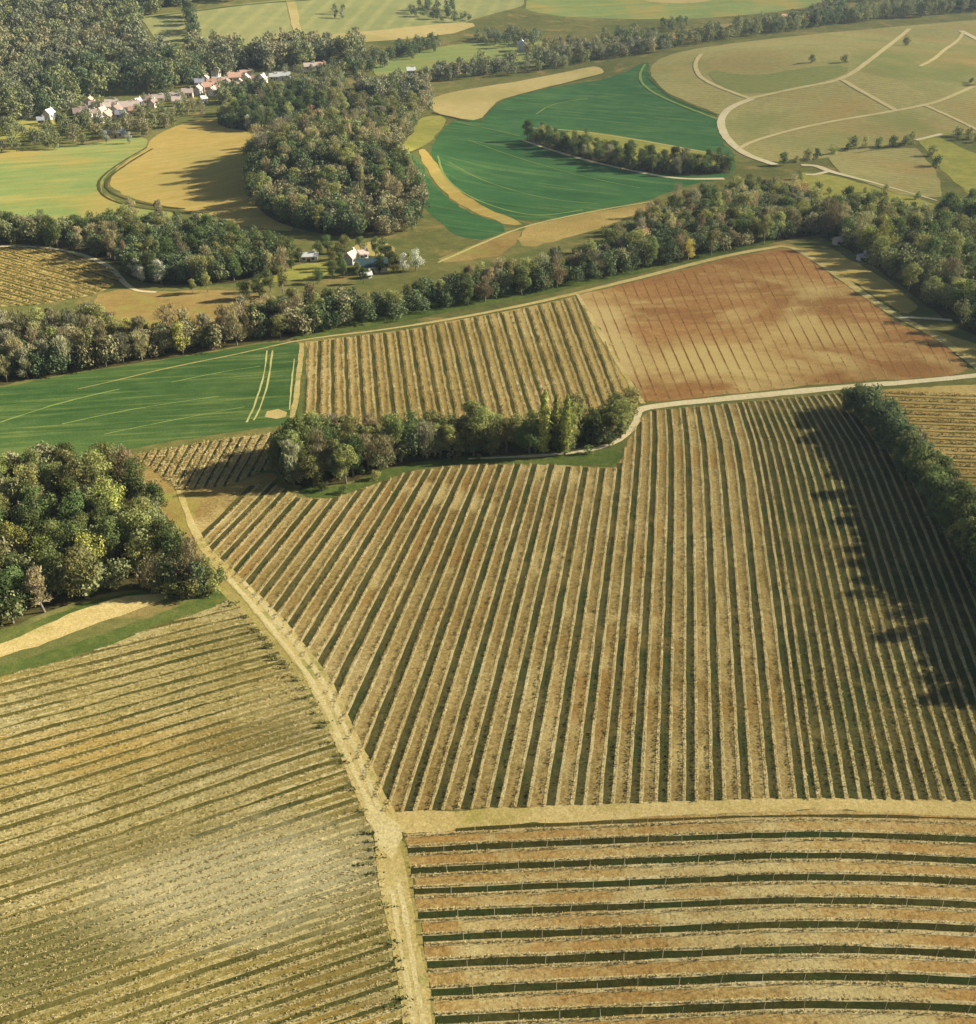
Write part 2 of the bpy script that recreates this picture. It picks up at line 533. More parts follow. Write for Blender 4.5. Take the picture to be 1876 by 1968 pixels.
FIELDS = [
    ('green_field', [(-120, 765), (0, 746), (120, 722), (250, 702), (400, 678), (490, 663), (577, 655), (582, 690), (572, 800), (560, 815), (400, 838), (245, 862), (150, 880), (-120, 890)], 'crop', 1, 0),
    ('dry_grass_strip', [(240, 872), (300, 905), (345, 940), (432, 936), (520, 905), (545, 920), (450, 945), (384, 965), (366, 992), (384, 1030), (425, 1085), (400, 1110), (330, 1010), (290, 950), (200, 880)], 'orange', 1.5, 1),
    ('dry_grass_strip', [(170, 572), (240, 552), (300, 562), (420, 556), (500, 565), (540, 590), (480, 640), (400, 660), (280, 660), (200, 615)], 'orange', 1, 1),
    ('pasture', [(-120, 295), (0, 290), (120, 285), (240, 266), (290, 263), (278, 290), (224, 318), (190, 355), (204, 380), (262, 402), (352, 408), (300, 440), (0, 440), (-120, 440)], 'pasture', 1, 1),
    ('golden_field', [(288, 262), (400, 222), (480, 250), (540, 300), (560, 380), (580, 446), (500, 440), (440, 428), (345, 402), (240, 380), (204, 350), (236, 312), (284, 288)], 'gold', 1, 1),
    ('stubble_field', [(818, 192), (870, 176), (1000, 156), (1150, 126), (1165, 140), (1010, 178), (958, 192), (924, 230), (904, 232), (832, 216)], 'tan', 1.5, 0),
    ('meadow_strip', [(755, 262), (826, 218), (868, 228), (816, 282), (790, 294), (762, 290)], 'yellowgreen', 1.6, 1),
    ('green_field', [(872, 226), (922, 234), (958, 192), (1060, 168), (1190, 148), (1250, 110), (1246, 150), (1290, 188), (1378, 220), (1388, 275), (1420, 305), (1400, 345), (1330, 352), (1248, 386), (1130, 406), (1008, 432), (920, 395), (850, 335), (822, 282)], 'crop_far', 1, 1),
    ('green_field', [(770, 294), (796, 292), (836, 362), (900, 410), (996, 440), (900, 470), (820, 410), (780, 340)], 'crop_far', 1, 1),
    ('orange_strip', [(798, 284), (820, 286), (858, 348), (922, 396), (1012, 432), (984, 437), (902, 406), (840, 360)], 'gold', 2, 1),
    ('vineyard_ground', [(1012, 434), (1130, 410), (1246, 390), (1250, 402), (1150, 440), (1020, 476), (995, 470)], 'gold_soil', 1, 0),
    ('vineyard_ground', [(845, 498), (930, 462), (1004, 440), (992, 468), (960, 492), (860, 506)], 'orange', 1, 0),
    ('hill_vineyard', [(1250, 120), (1312, 97), (1450, 78), (1600, 62), (1740, 50), (1876, 38), (2060, 30), (2060, 270), (1876, 252), (1760, 268), (1620, 300), (1490, 315), (1440, 300), (1400, 275), (1382, 238), (1385, 218), (1290, 186), (1250, 150)], 'hill_vines', 1, 1),
    ('hill_vineyard', [(1350, 130), (1440, 150), (1560, 128), (1640, 125), (1615, 152), (1440, 186), (1380, 165)], 'hill_green', 2, 1),
    ('meadow', [(1590, 302), (1690, 288), (1762, 284), (1800, 330), (1812, 382), (1740, 376), (1620, 338)], 'hill_vines', 2, 0),
    ('meadow_strip', [(1764, 268), (1800, 262), (1876, 296), (2060, 360), (2060, 440), (1876, 384), (1812, 330)], 'yellowgreen', 1, 0),
    ('scrub_meadow', [(1520, 330), (1600, 336), (1700, 366), (1800, 388), (1790, 420), (1640, 420), (1540, 390)], 'yellowgreen', 1, 1),
    ('dry_grass_strip', [(1532, 478), (1600, 478), (1700, 536), (1766, 590), (1742, 606), (1660, 555)], 'gold', 1.5, 0),
    ('dry_grass_strip', [(1745, 618), (1876, 660), (2000, 720), (1880, 700), (1800, 645)], 'gold', 1, 0),
    ('far_field', [(270, 32), (360, 22), (480, 6), (700, -14), (1000, -20), (1010, 10), (900, 40), (860, 66), (700, 82), (520, 92), (420, 88), (300, 80)], 'far_field', 1, 0),
    ('far_field', [(1010, -10), (1450, -20), (1700, -10), (1500, 24), (1290, 40), (1010, 30)], 'pasture', 1, 1),
    ('stubble_field', [(1210, -12), (1420, -16), (1350, 8), (1240, 6)], 'tan', 2, 1),
    ('stubble_field', [(1280, 62), (1400, 46), (1560, 24), (1600, 34), (1440, 62), (1300, 84)], 'orange', 2, 1),
    ('pasture', [(680, 140), (830, 88), (1000, 78), (1190, 80), (1210, 104), (1000, 128), (830, 160)], 'pasture', 1, 1),
    ('stubble_field', [(530, 74), (700, 62), (860, 44), (930, 44), (860, 70), (640, 86)], 'tan', 2, 1),
    ('stubble_field', [(548, -8), (566, -8), (582, 72), (566, 74)], 'tan', 2.5, 0),
    ('farm_yard', [(672, 478), (700, 464), (748, 466), (770, 484), (744, 494), (700, 492)], 'tan', 2, 1),
    ('paddock', [(560, 512), (636, 500), (640, 528), (560, 540), (470, 545), (480, 528)], 'yellowgreen', 1.4, 1),
    ('meadow', [(-80, 232), (60, 216), (130, 236), (110, 262), (-80, 272)], 'yellowgreen', 1, 1),
    ('meadow', [(255, 196), (420, 176), (430, 196), (300, 214)], 'yellowgreen', 1, 1),
    ('verge', [(-120, 1300), (0, 1280), (160, 1232), (330, 1172), (420, 1130), (442, 1150), (415, 1166), (300, 1206), (150, 1264), (-120, 1322)], 'verge', 1.5, 1),
    ('verge', [(-120, 1262), (0, 1226), (100, 1180), (230, 1140), (320, 1130), (300, 1140), (120, 1200), (0, 1246), (-120, 1282)], 'verge', 1.5, 1),
    ('straw_strip', [(-120, 1272), (0, 1240), (110, 1190), (215, 1150), (320, 1138), (330, 1150), (240, 1180), (110, 1228), (0, 1264), (-120, 1296)], 'headland', 2, 1),
    ('verge', [(560, 930), (650, 940), (760, 892), (900, 876), (1050, 878), (1150, 868), (1200, 862), (1190, 898), (1130, 896), (900, 890), (790, 903), (700, 937), (640, 957), (585, 958)], 'verge', 1.5, 1),
    ('headland', [(735, 1580), (748, 1562), (1000, 1552), (1500, 1533), (1876, 1538), (2100, 1540), (2100, 1582), (1876, 1568), (1560, 1556), (1300, 1568), (1000, 1586), (768, 1604)], 'headland', 1.5, 0),
    ('bare_patch', [(700, 1530), (728, 1562), (762, 1582), (778, 1600), (764, 1622), (762, 1656), (742, 1650), (722, 1606), (700, 1566)], 'rut', 3.6, 2),
    ('verge', [(384, 1010), (428, 1070), (500, 1150), (575, 1232), (640, 1320), (690, 1420), (722, 1500), (745, 1560), (748, 1640), (705, 1590), (668, 1490), (620, 1390), (566, 1302), (490, 1210), (420, 1140), (376, 1060)], 'verge_dry', 1.6, 1),
    ('verge', [(726, 1600), (780, 1604), (796, 1700), (826, 1880), (862, 2120), (780, 2120), (756, 1890), (730, 1720)], 'verge_dry', 1.6, 1),
    ('verge', [(560, 660), (700, 632), (850, 602), (1000, 576), (1200, 532), (1400, 488), (1500, 466), (1480, 440), (1200, 500), (850, 575), (570, 635)], 'verge', 1.9, 1),
    ('dry_grass_strip', [(1080, 247), (1200, 262), (1330, 288), (1398, 300), (1412, 320), (1300, 320), (1200, 305), (1105, 282)], 'yellowgreen', 1.7, 1),
    ('yellow_patch', [(505, 795), (530, 786), (556, 788), (552, 804), (520, 808)], 'grass_track', 2, 2),
]
for nm, px, mt, ly, sm in FIELDS:
    sheet(nm, px, M[mt], ly, sm)

# wood floors under the trees
WOOD_POLY = {
    'wood': [(482, 310), (556, 262), (640, 232), (740, 212), (806, 228), (786, 262), (762, 292), (788, 332), (818, 392), (798, 436), (745, 456), (680, 458), (600, 448), (524, 424), (478, 384)],
    'band': [(412, 240), (432, 222), (540, 205), (640, 192), (730, 178), (800, 190), (700, 206), (600, 232), (540, 252), (466, 252)],
    'belt': [(-60, 750), (-60, 668), (0, 655), (100, 640), (190, 642), (260, 665), (330, 665), (420, 655), (500, 622), (570, 602), (660, 600), (760, 600), (850, 566), (1000, 538), (1150, 500), (1240, 440), (1330, 398), (1480, 372), (1560, 392), (1600, 446), (1508, 462), (1400, 484), (1200, 528), (1000, 570), (850, 596), (700, 627), (570, 650), (480, 661), (400, 676), (250, 700), (120, 720)],
    'right': [(1556, 446), (1620, 474), (1700, 526), (1790, 596), (1876, 648), (2040, 720), (2040, 420), (1876, 416), (1800, 440), (1700, 418), (1620, 408)],
    'left': [(-60, 470), (-60, 438), (0, 440), (150, 450), (300, 436), (420, 450), (520, 486), (562, 508), (540, 530), (420, 548), (292, 548), (246, 532), (230, 510), (160, 486), (80, 470)],
    'clump': [(-110, 1240), (-110, 930), (0, 925), (60, 910), (130, 905), (200, 920), (262, 952), (318, 1000), (345, 1060), (400, 1118), (384, 1150), (320, 1140), (228, 1132), (110, 1168), (0, 1212)],
    'grove': [(556, 934), (528, 904), (560, 870), (640, 860), (760, 850), (900, 846), (1000, 850), (1130, 838), (1212, 812), (1196, 846), (1130, 864), (1000, 874), (850, 880), (740, 902), (650, 936)],
    'hedge': [(1622, 790), (1664, 824), (1712, 882), (1760, 946), (1830, 1048), (1900, 1156), (1976, 1280), (2010, 1340), (2040, 1330), (1994, 1240), (1926, 1130), (1856, 1026), (1782, 924), (1732, 860), (1682, 806), (1644, 780)],
    'spinney': [(1004, 268), (1020, 262), (1100, 286), (1200, 308), (1300, 322), (1400, 322), (1410, 334), (1300, 338), (1200, 326), (1100, 302)],
}
for kx, px in WOOD_POLY.items():
    sheet('wood_floor', px, M['wood_floor'], 1.8, 1)

# ------------------------------------------------------------------ tracks and lines on the fields
TR = [
    ('farm_track', [(330, 915), (352, 960), (376, 1030), (424, 1090), (478, 1140), (550, 1222), (616, 1312), (662, 1410), (702, 1505), (742, 1585)], [.4, 1.0, 1.9, 2.1, 2.2], 'grass_track', 3, 'dry grass track climbing between the two vineyards'),
    ('farm_track', [(738, 1575), (752, 1670), (777, 1800), (799, 1930), (822, 2110)], 1.9, 'grass_track', 3, 'grass track below the fork'),
    ('wheel_rut', [(768, 1700), (786, 1800), (808, 1930), (834, 2110)], 0.4, 'rut', 3.4, None),
    ('wheel_rut', [(752, 1710), (767, 1800), (788, 1930), (810, 2110)], 0.35, 'rut', 3.4, None),
    ('wheel_rut', [(440, 1112), (536, 1222), (603, 1312), (650, 1410), (690, 1505), (734, 1600)], 0.45, 'rut', 3.4, None),
    ('wheel_rut', [(462, 1112), (558, 1222), (624, 1312), (670, 1410), (710, 1505), (748, 1600)], 0.45, 'rut', 3.4, None),
    ('farm_track', [(150, 748), (230, 730), (310, 710), (480, 676), (580, 652), (760, 632), (1000, 590), (1240, 532), (1400, 490), (1505, 473)], [.15, .35, .9, 1.3, 1.5, 1.5], 'grass_track', 3, 'chalky track along the top of the vineyards'),
    ('farm_track', [(1500, 473), (1532, 478), (1600, 522), (1660, 566), (1726, 610), (1800, 645), (1876, 702), (1930, 745)], 1.8, 'grass_track', 3, 'chalky track down the edge of the russet field'),
    ('farm_track', [(1216, 794), (1240, 782), (1400, 766), (1600, 746), (1790, 731), (1876, 722), (2060, 704)], [1.6, 1.9, 1.6, 1.6], 'track', 3.4, 'pale chalk road under the russet field'),
    ('farm_track', [(1228, 784), (1224, 812), (1196, 846), (1140, 866), (1050, 876), (900, 882)], [1.2, .9, .7, .4], 'track', 3.2, 'curved path at the end of the grove'),
    ('farm_track', [(1728, 610), (1780, 612), (1830, 616)], 1.2, 'track', 3.2, 'short spur track into the wood'),
    ('farm_track', [(1110, 566), (1170, 670), (1236, 776)], .8, 'headland', 3, None),
    ('farm_track', [(0, 474), (80, 474), (160, 489), (214, 513), (240, 546), (260, 560), (300, 562)], [.9, 1.1, 1.3, .8], 'track', 3, 'pale track round the golden vineyard'),
    ('farm_track', [(580, 660), (578, 690), (570, 760), (562, 805)], .8, 'grass_track', 3, None),
    ('crop_line', [(514, 674), (506, 730), (490, 780), (474, 812)], .25, 'tram_pale', 3, None),
    ('crop_line', [(524, 674), (517, 730), (502, 780), (488, 808)], .25, 'tram_pale', 3, None),
    ('crop_line', [(566, 690), (560, 740), (556, 788)], .22, 'tram_pale', 3, None),
    ('crop_line', [(0, 812), (110, 776), (230, 748)], .4, 'tramline', 3, None),
    ('crop_line', [(120, 815), (260, 785), (420, 762)], .22, 'tramline', 3, None),
    ('crop_line', [(200, 835), (330, 808), (470, 782)], .2, 'tramline', 3, None),
    ('crop_line', [(330, 735), (420, 716), (500, 704)], .22, 'tramline', 3, None),
    ('dark_track', [(282, 284), (240, 308), (196, 338), (186, 362), (206, 384), (270, 402), (352, 408)], .7, 'dark_rut', 3, 'dark wheel track round the golden field'),
    ('dark_track', [(294, 286), (250, 312), (210, 340), (200, 358), (220, 376), (280, 394), (356, 402)], .7, 'dark_rut', 3, 'inner dark wheel track round the golden field'),
    ('farm_track', [(1446, 190), (1398, 208), (1382, 236), (1396, 268), (1432, 298), (1490, 317)], 2.6, 'track', 3, 'pale track curving round the hill vineyards'),
    ('farm_track', [(1348, 104), (1334, 122), (1342, 148), (1380, 168), (1442, 190)], 1.7, 'rut', 3, None),
    ('farm_track', [(1440, 190), (1530, 170), (1622, 154), (1680, 110), (1734, 68), (1748, 56)], 2.0, 'rut', 3.2, 'pale grass track over the hill vineyards'),
    ('farm_track', [(1618, 154), (1670, 184), (1724, 214)], 1.9, 'rut', 3.2, None),
    ('farm_track', [(1420, 286), (1450, 270), (1560, 240), (1720, 214), (1800, 198), (1850, 176), (1890, 158)], 1.6, 'rut', 3.2, None),
    ('farm_track', [(1780, 204), (1830, 226), (1890, 256)], 1.6, 'rut', 3.2, None),
    ('farm_track', [(1768, 128), (1797, 114), (1813, 97), (1841, 80), (1852, 62)], 1.6, 'rut', 3.2, None),
    ('farm_track', [(1846, 60), (1890, 82)], 3.2, 'track', 3.2, None),
    ('farm_track', [(1540, 318), (1570, 318), (1592, 330), (1660, 346), (1760, 374), (1800, 386)], [2.2, 2.4, 1.1, .8, .7], 'track', 3.2, 'chalk lane below the hill vineyards'),
    ('farm_track', [(1592, 330), (1560, 338), (1548, 336)], 1.6, 'track', 3.4, None),
    ('farm_track', [(1760, 270), (1810, 258)], 1.6, 'track', 3.2, None),
    ('farm_track', [(690, 128), (760, 108), (820, 92)], 1.5, 'grass_track', 3, None),
    ('farm_track', [(1004, 270), (1100, 302), (1200, 326), (1300, 345), (1392, 344)], [.8, 1.8, 1.4, 2.2], 'track', 3, 'pale strip under the dark spinney'),
    ('crop_line', [(842, 505), (930, 466), (1010, 434), (1130, 408), (1250, 388)], .7, 'tram_pale', 3, None),
    ('field_margin', [(830, 217), (868, 226), (904, 234)], 1.0, 'dark_rut', 3, None),
    ('field_margin', [(924, 233), (958, 194), (1010, 180), (1100, 158), (1160, 142)], 1.0, 'verge', 3, None),
    ('field_margin', [(756, 296), (790, 294), (812, 284)], .8, 'dark_rut', 3, None),
    ('field_margin', [(1248, 150), (1290, 190), (1382, 222)], 1.2, 'verge', 3, None),
    ('field_margin', [(280, 34), (360, 24), (480, 8), (600, 0)], 1.6, 'verge', 3, None),
    ('crop_line', [(842, 300), (850, 335), (880, 366), (940, 396), (1030, 418), (1120, 404)], .6, 'tramline', 3, None),
    ('crop_line', [(1240, 124), (1226, 146), (1240, 170), (1290, 196), (1380, 230)], 1.0, 'tramline', 3, None),
    ('crop_line', [(1010, 246), (1090, 250), (1180, 262), (1300, 282), (1392, 300)], .8, 'tram_pale', 3, None),
    ('crop_line', [(880, 236), (940, 248), (1000, 262)], .5, 'tramline', 3, None),
    ('crop_line', [(1030, 220), (1060, 200), (1130, 190)], .5, 'tramline', 3, None),
    ('crop_line', [(900, 270), (1000, 306), (1120, 340), (1230, 362)], .3, 'tramline', 3, None),
    ('crop_line', [(862, 312), (930, 350), (1050, 384), (1150, 392)], .3, 'tramline', 3, None),
]
for (nm, px, wd, mt, ly, lb) in TR:
    ribbon(nm, px, wd, M[mt], ly, lb, jitter=min(.12, .3 * (min(wd) if hasattr(wd, '__len__') else wd)))

# ------------------------------------------------------------------ vine rows
VM = {
    'straw': leaf_mat('straw_vines', [S(150, 126, 66), S(198, 174, 108), S(222, 204, 148)], 1.2, .25, False, world=True),
    'olive': leaf_mat('olive_vines', [S(128, 116, 56), S(176, 160, 92), S(206, 190, 130)], 1.2, .25, False, world=True),
    'gold': leaf_mat('golden_vines', [S(136, 110, 54), S(174, 146, 82), S(200, 172, 108)], 1.2, .25, False, world=True),
}
M['stake'] = plain_mat('weathered_stake', S(176, 166, 132, .7), S(206, 196, 164, .7), 6)


def ordinal(n):
    w = ['', 'first', 'second', 'third', 'fourth', 'fifth', 'sixth', 'seventh', 'eighth', 'ninth', 'tenth', 'eleventh', 'twelfth']
    if n < len(w):
        return w[n]
    return '%d%s' % (n, 'th' if 10 < n % 100 < 14 else {1: 'st', 2: 'nd', 3: 'rd'}.get(n % 10, 'th'))


def clip_run(px, poly):
    px = dense(px, 2.0)
    m = inpoly(px, poly)
    best, cur = (0, 0), None
    for i, q in enumerate(list(m) + [False]):
        if q and cur is None:
            cur = i
        if not q and cur is not None:
            if i - cur > best[1] - best[0]:
                best = (cur, i)
            cur = None
    return px[best[0]:best[1]]


def vine_mesh(w, mat, hgt, wid, dens, size, gap, seed):
    L = np.linalg.norm(np.diff(w, axis=0), axis=1).sum()
    s = np.concatenate([[0], np.cumsum(np.linalg.norm(np.diff(w, axis=0), axis=1))])
    n = int(L * dens)
    t = rng.uniform(0, L, n)
    x = np.interp(t, s, w[:, 0])
    y = np.interp(t, s, w[:, 1])
    keep = vnoise(x, y, .9, seed) * .6 + vnoise(x, y, 7.0, 3) * .5 > gap
    keep |= rng.uniform(size=n) < .25
    x, y = x[keep], y[keep]
    n = len(x)
    plant = .75 + .5 * vnoise(x, y, 1.0, seed + 5)
    x = x + rng.normal(size=n) * wid
    y = y + rng.normal(size=n) * wid
    z = height(x, y) + rng.uniform(.12, 1.0, n) ** .8 * hgt * plant
    c = np.stack([x, y, z], 1)
    nr = rng.normal(size=(n, 3)) + np.array([0, 0, .7])
    sz = rng.uniform(.6, 1.3, n) * size
    v, f = leaves_np(c, nr, sz, sz * .8)
    return mesh_np('vine_row', v, f, mat)


ROWS = []
M['mulch'] = ground_mat('straw_mulch', [(.3, S(172, 148, 90)), (.5, S(196, 175, 118)), (.7, S(216, 198, 146))], 1.8, .1)


def add_row(px, poly, label, group, mat, hgt=.55, wid=.09, dens=34, size=.11, gap=.35, posts=None, strip=.3):
    r = clip_run(px, poly)
    if len(r) < 6:
        return None
    w = bp(r)[:, :2]
    w = dense(w, .6)
    if len(w) < 4:
        return None
    v, f = ribbon_np(w, strip, 1.5 if mat == 'rust' else 2.6, .05)
    o = link('vine_row', mesh_np('vine_row', v, f, M['mulch']))
    link('foliage', vine_mesh(w, VM[mat], hgt, wid, dens, size, gap, len(ROWS)), o)
    tag(o, label, 'vine row', group)
    ROWS.append(o)
    if posts:
        for q in dense(w, posts)[1:]:
            p = link('post', POST, o)
            p.location = (q[0] + rng.normal() * .04, q[1] + rng.normal() * .04, float(height(q[0], q[1])) - .05)
            p.rotation_euler = (rng.normal() * .04, rng.normal() * .04, rng.uniform(0, 3))
            p.scale = (1, 1, rng.uniform(.9, 1.08))
    return w


def post_mesh():
    n = 6
    a = np.arange(n) * 2 * math.pi / n
    rings = [(0, .018), (1.08, .016), (1.1, .011)]
    v = np.vstack([np.stack([np.cos(a) * r, np.sin(a) * r, np.full(n, z)], 1) for z, r in rings])
    f = [[k * n + i, k * n + (i + 1) % n, (k + 1) * n + (i + 1) % n, (k + 1) * n + i] for k in range(2) for i in range(n)]
    me = bpy.data.meshes.new('post')
    me.from_pydata(v.tolist(), [], f + [list(range(2 * n, 3 * n))])
    me.materials.append(M['stake'])
    return me


POST = post_mesh()


def cen_line(n):
    e = max(0.0, -n) * .02 * 654
    xb, xt = 733 + 54 * n - e, 958 + 33.5 * n
    x2 = 1312 + 27.5 * (n - 11)
    yb = 1552
    lo = [(xb + (xb - xt) * .3, yb + 196), (xb, yb), (xt, 898), (x2, 775), (x2 - (xt - x2) * .4, 735)]
    return chaikin(lo, False, 2)


cnt, alleys = 0, []
n = -13
allp = np.array(P_CENTRAL, float)
while n <= 15:
    for fr in (.23, .77):
        if n == 15 and fr > .5:
            continue
        w = add_row(cen_line(n + fr), allp, 'pale vine row of the broad central slope, %s from its far left corner' % ordinal(cnt + 1), 'paired vine rows of the central slope', 'straw', .26, .055, 34, .065, .36, strip=.28)
        cnt += w is not None
    r = clip_run(cen_line(n), allp)
    if len(r) > 6:
        alleys.append(dense(bp(r)[:, :2], .7))
    n += 1
kk = 0
n = 15.62
while n < 25:
    w = add_row(cen_line(n), allp, 'close-set olive vine row near the dark hedge, %s from the wide tan alleys' % ordinal(kk + 1), 'close vine rows beside the hedge', 'olive', .3, .06, 36, .07, .36, strip=.26)
    kk += w is not None
    r = clip_run(cen_line(n - .25), allp)
    if len(r) > 6:
        alleys.append(dense(bp(r)[:, :2], .7))
    n += .5
merged_ribbons('grass', alleys, .74, M['alley'], 2.2, 'stuff', 'dark green grass in the alleys of the central vineyard', jitter=.1)

# lower right vineyard
BX = [560, 825, 1250, 1570, 1876, 2120]
BV = [[1610, 1596, 1575, 1564, 1573, 1586], [1646, 1631, 1613, 1601, 1614, 1630], [1688, 1671, 1654, 1640, 1655, 1672], [1729, 1711, 1695, 1683, 1694, 1712],
      [1776, 1757, 1741, 1727, 1738, 1756], [1822, 1802, 1787, 1773, 1784, 1802], [1872, 1852, 1836, 1821, 1834, 1853], [1928, 1907, 1887, 1873, 1885, 1905],
      [1981, 1959, 1941, 1928, 1938, 1958], [2038, 2016, 1997, 1984, 1993, 2014], [2098, 2076, 2056, 2042, 2052, 2072]]


def low_line(k):
    i = min(int(math.floor(k)), len(BV) - 2)
    f = k - i
    vs = [a * (1 - f) + b * f for a, b in zip(BV[i], BV[i + 1])]
    return chaikin(list(zip(BX, vs)), False, 3)


alleys, cnt = [], 0
allp = np.array(P_LOWER, float)
for k in range(len(BV) - 1):
    for fr in (.24, .8):
        w = add_row(low_line(k + fr), allp, 'straw vine row with stakes on the lower slope, %s below the headland' % ordinal(cnt + 1), 'level vine rows of the lower slope', 'straw', .2, .05, 34, .055, .36, posts=2.5 if fr < .5 else None)
        cnt += w is not None
    r = clip_run(low_line(k), allp)
    if len(r) > 6 and k > 0:
        alleys.append(dense(bp(r)[:, :2], .7))
r = clip_run(low_line(0.03), allp)
if len(r) > 6:
    merged_ribbons('grass', [dense(bp(r)[:, :2], .7)], .3, M['dark_rut'], 2.2, 'stuff', 'thin dark grass line under the headland')
merged_ribbons('grass', alleys, .64, M['alley_dark'], 2.2, 'stuff', 'dark green grass in the alleys of the lower vineyard', jitter=.08)

# left vineyard
def left_line(v0):
    g = min(1.0, max(0.0, (v0 - 1290) / 350))
    s = [-.235 - .085 * g, -.245 - .115 * g, -.238 - .09 * g]
    pts = [(-160, v0 + 160 * (.22 + .07 * g)), (0, v0)]
    x, v = 0, v0
    for a, dx in zip(s, (213, 212, 420)):
        x += dx
        v += a * dx
        pts.append((x, v))
    return chaikin(pts, False, 2)


allp = np.array(P_LEFT, float)
keep_mulch, M['mulch'] = M['mulch'], ground_mat('left_straw_mulch', [(.32, S(152, 136, 76)), (.5, S(190, 170, 108)), (.68, S(220, 202, 144))], 2.2, .1, spots=[q[:6] + (q[6] * .7,) for q in LEFT_SPOTS])
ENDS = []
v0, cnt, alleys = 1236, 0, []
while v0 < 2290:
    dd = PITCH + math.atan((v0 - 120 - CV) / F)
    per = 2110 / ((60 / (math.tan(dd) - .1)) / math.cos(dd)) * math.sin(dd + .1) * .98 * .76
    w = add_row(left_line(v0 + rng.normal() * .6), allp, 'shaggy straw vine row left of the grass track, %s below the green verge' % ordinal(cnt + 1), 'slanting vine rows left of the track', 'olive' if (cnt % 5) in (1, 4) else 'straw', .18, .11, 44, .05, .34, strip=.3)
    cnt += w is not None
    if w is not None:
        ENDS.append(w[-1])
    if cnt % 2 == 0:
        r = clip_run(left_line(v0 + per * .5), allp)
        if len(r) > 6:
            alleys.append(dense(bp(r)[:, :2], .7))
    v0 += per
M['left_alley'] = ground_mat('left_alley_grass', [(.3, S(76, 72, 34)), (.5, S(100, 92, 44)), (.7, S(132, 118, 64))], 1.6, .07,
                             [(S(70, 74, 36), .5, .62, .8), (S(160, 142, 84), .54, .66, .8)], patch_scale=.08, spots=LEFT_SPOTS[:4])
merged_ribbons('grass', alleys, .52, M['left_alley'], 2.2, 'stuff', 'olive grass in the alleys left of the track', jitter=.24)

M['mulch'] = keep_mulch
# tufts of weeds where the left rows meet the track
wc = []
for e in ENDS:
    if rng.uniform() < .4:
        continue
    n = int(rng.integers(12, 30))
    q = np.array(e) + [rng.uniform(-.9, .0), -.25] + rng.normal(size=(n, 2)) * [.34, .06]
    wc.append(np.column_stack([q, height(q[:, 0], q[:, 1]) + rng.uniform(.03, .3, n)]))
wc = np.vstack(wc)
VM['weed'] = leaf_mat('weed_leaves', [(.04, .055, .018, 1), (.08, .095, .03, 1), (.15, .15, .06, 1)], 1.5, .25, False, world=True)
wv, wf = leaves_np(wc, rng.normal(size=wc.shape) + np.array([0, 0, .6]), rng.uniform(.07, .15, len(wc)), .08)
tag(link('weeds', mesh_np('weeds', wv, wf, VM['weed'])), 'dark weed tufts at the row ends beside the grass track', 'weeds', None, 'stuff')

# vineyard above the grove
allp = np.array(P_MID, float)
alleys, cnt = [], 0
m = 0.0
while m < 21.6:
    def mid_line(m):
        xt, xb = 590 + 24.6 * m, 582 + 29.3 * m
        return [(xt - (xb - xt) * .3, 660 - 28 - 4.6 * m), (xt, 660 - 4.6 * m), (xb, 802), (xb + (xb - xt) * .1, 820)]
    for fr in (.26, .74):
        w = add_row(mid_line(m + fr), allp, 'tan vine row above the grove, %s from the green crop' % ordinal(cnt + 1), 'vine rows above the grove', 'gold' if cnt % 3 else 'straw', .24, .08, 24, .085, .36)
        cnt += w is not None
    r = clip_run(mid_line(m), allp)
    if len(r) > 6:
        alleys.append(dense(bp(r)[:, :2], .9))
    m += 1
merged_ribbons('grass', alleys, .5, M['alley'], 2.2, 'stuff', 'olive grass in the alleys above the grove', jitter=.1)

# russet field
VM['rust'] = leaf_mat('russet_vine_leaves', [S(132, 92, 46), S(170, 124, 68), S(198, 158, 92)], 1.0, .25, False, world=True)
M['russet_mulch'] = ground_mat('russet_leaf_fall', [(.3, S(136, 98, 54)), (.5, S(158, 114, 64)), (.7, S(182, 142, 82))], 1.2, .1, [(S(204, 174, 102), .48, .6, .9)], patch_scale=.05)
allp = np.array(P_BROWN, float)
cnt, m = 0, 22.2
keep_mulch, M['mulch'] = M['mulch'], M['russet_mulch']
while m < 66:
    w = add_row(mid_line(m), allp, 'russet vine row of the brown field, %s from the tan rows' % ordinal(cnt + 1), 'russet vine rows of the brown field', 'rust', .06, .07, 22, .06, .4, strip=.26)
    cnt += w is not None
    m += .8
M['mulch'] = keep_mulch

# small vineyard
allp = np.array(P_SMALL, float)
alleys, cnt = [], 0
m = 0
while m < 24:
    def sm_line(q):
        x = 232 + 18.2 * q
        return [(x + 56, 800), (x, 900), (x - 34, 960)]
    for fr in (.3, .72):
        w = add_row(sm_line(m + fr), allp, 'golden vine row of the small vineyard, %s from the tree clump' % ordinal(cnt + 1), 'vine rows of the small vineyard', 'straw', .36, .08, 24, .11, .34)
        cnt += w is not None
    r = clip_run(sm_line(m), allp)
    if len(r) > 6:
        alleys.append(dense(bp(r)[:, :2], .9))
    m += 1
merged_ribbons('grass', alleys, .6, M['alley'], 2.2, 'stuff', 'dark grass in the alleys of the small vineyard', jitter=.1)

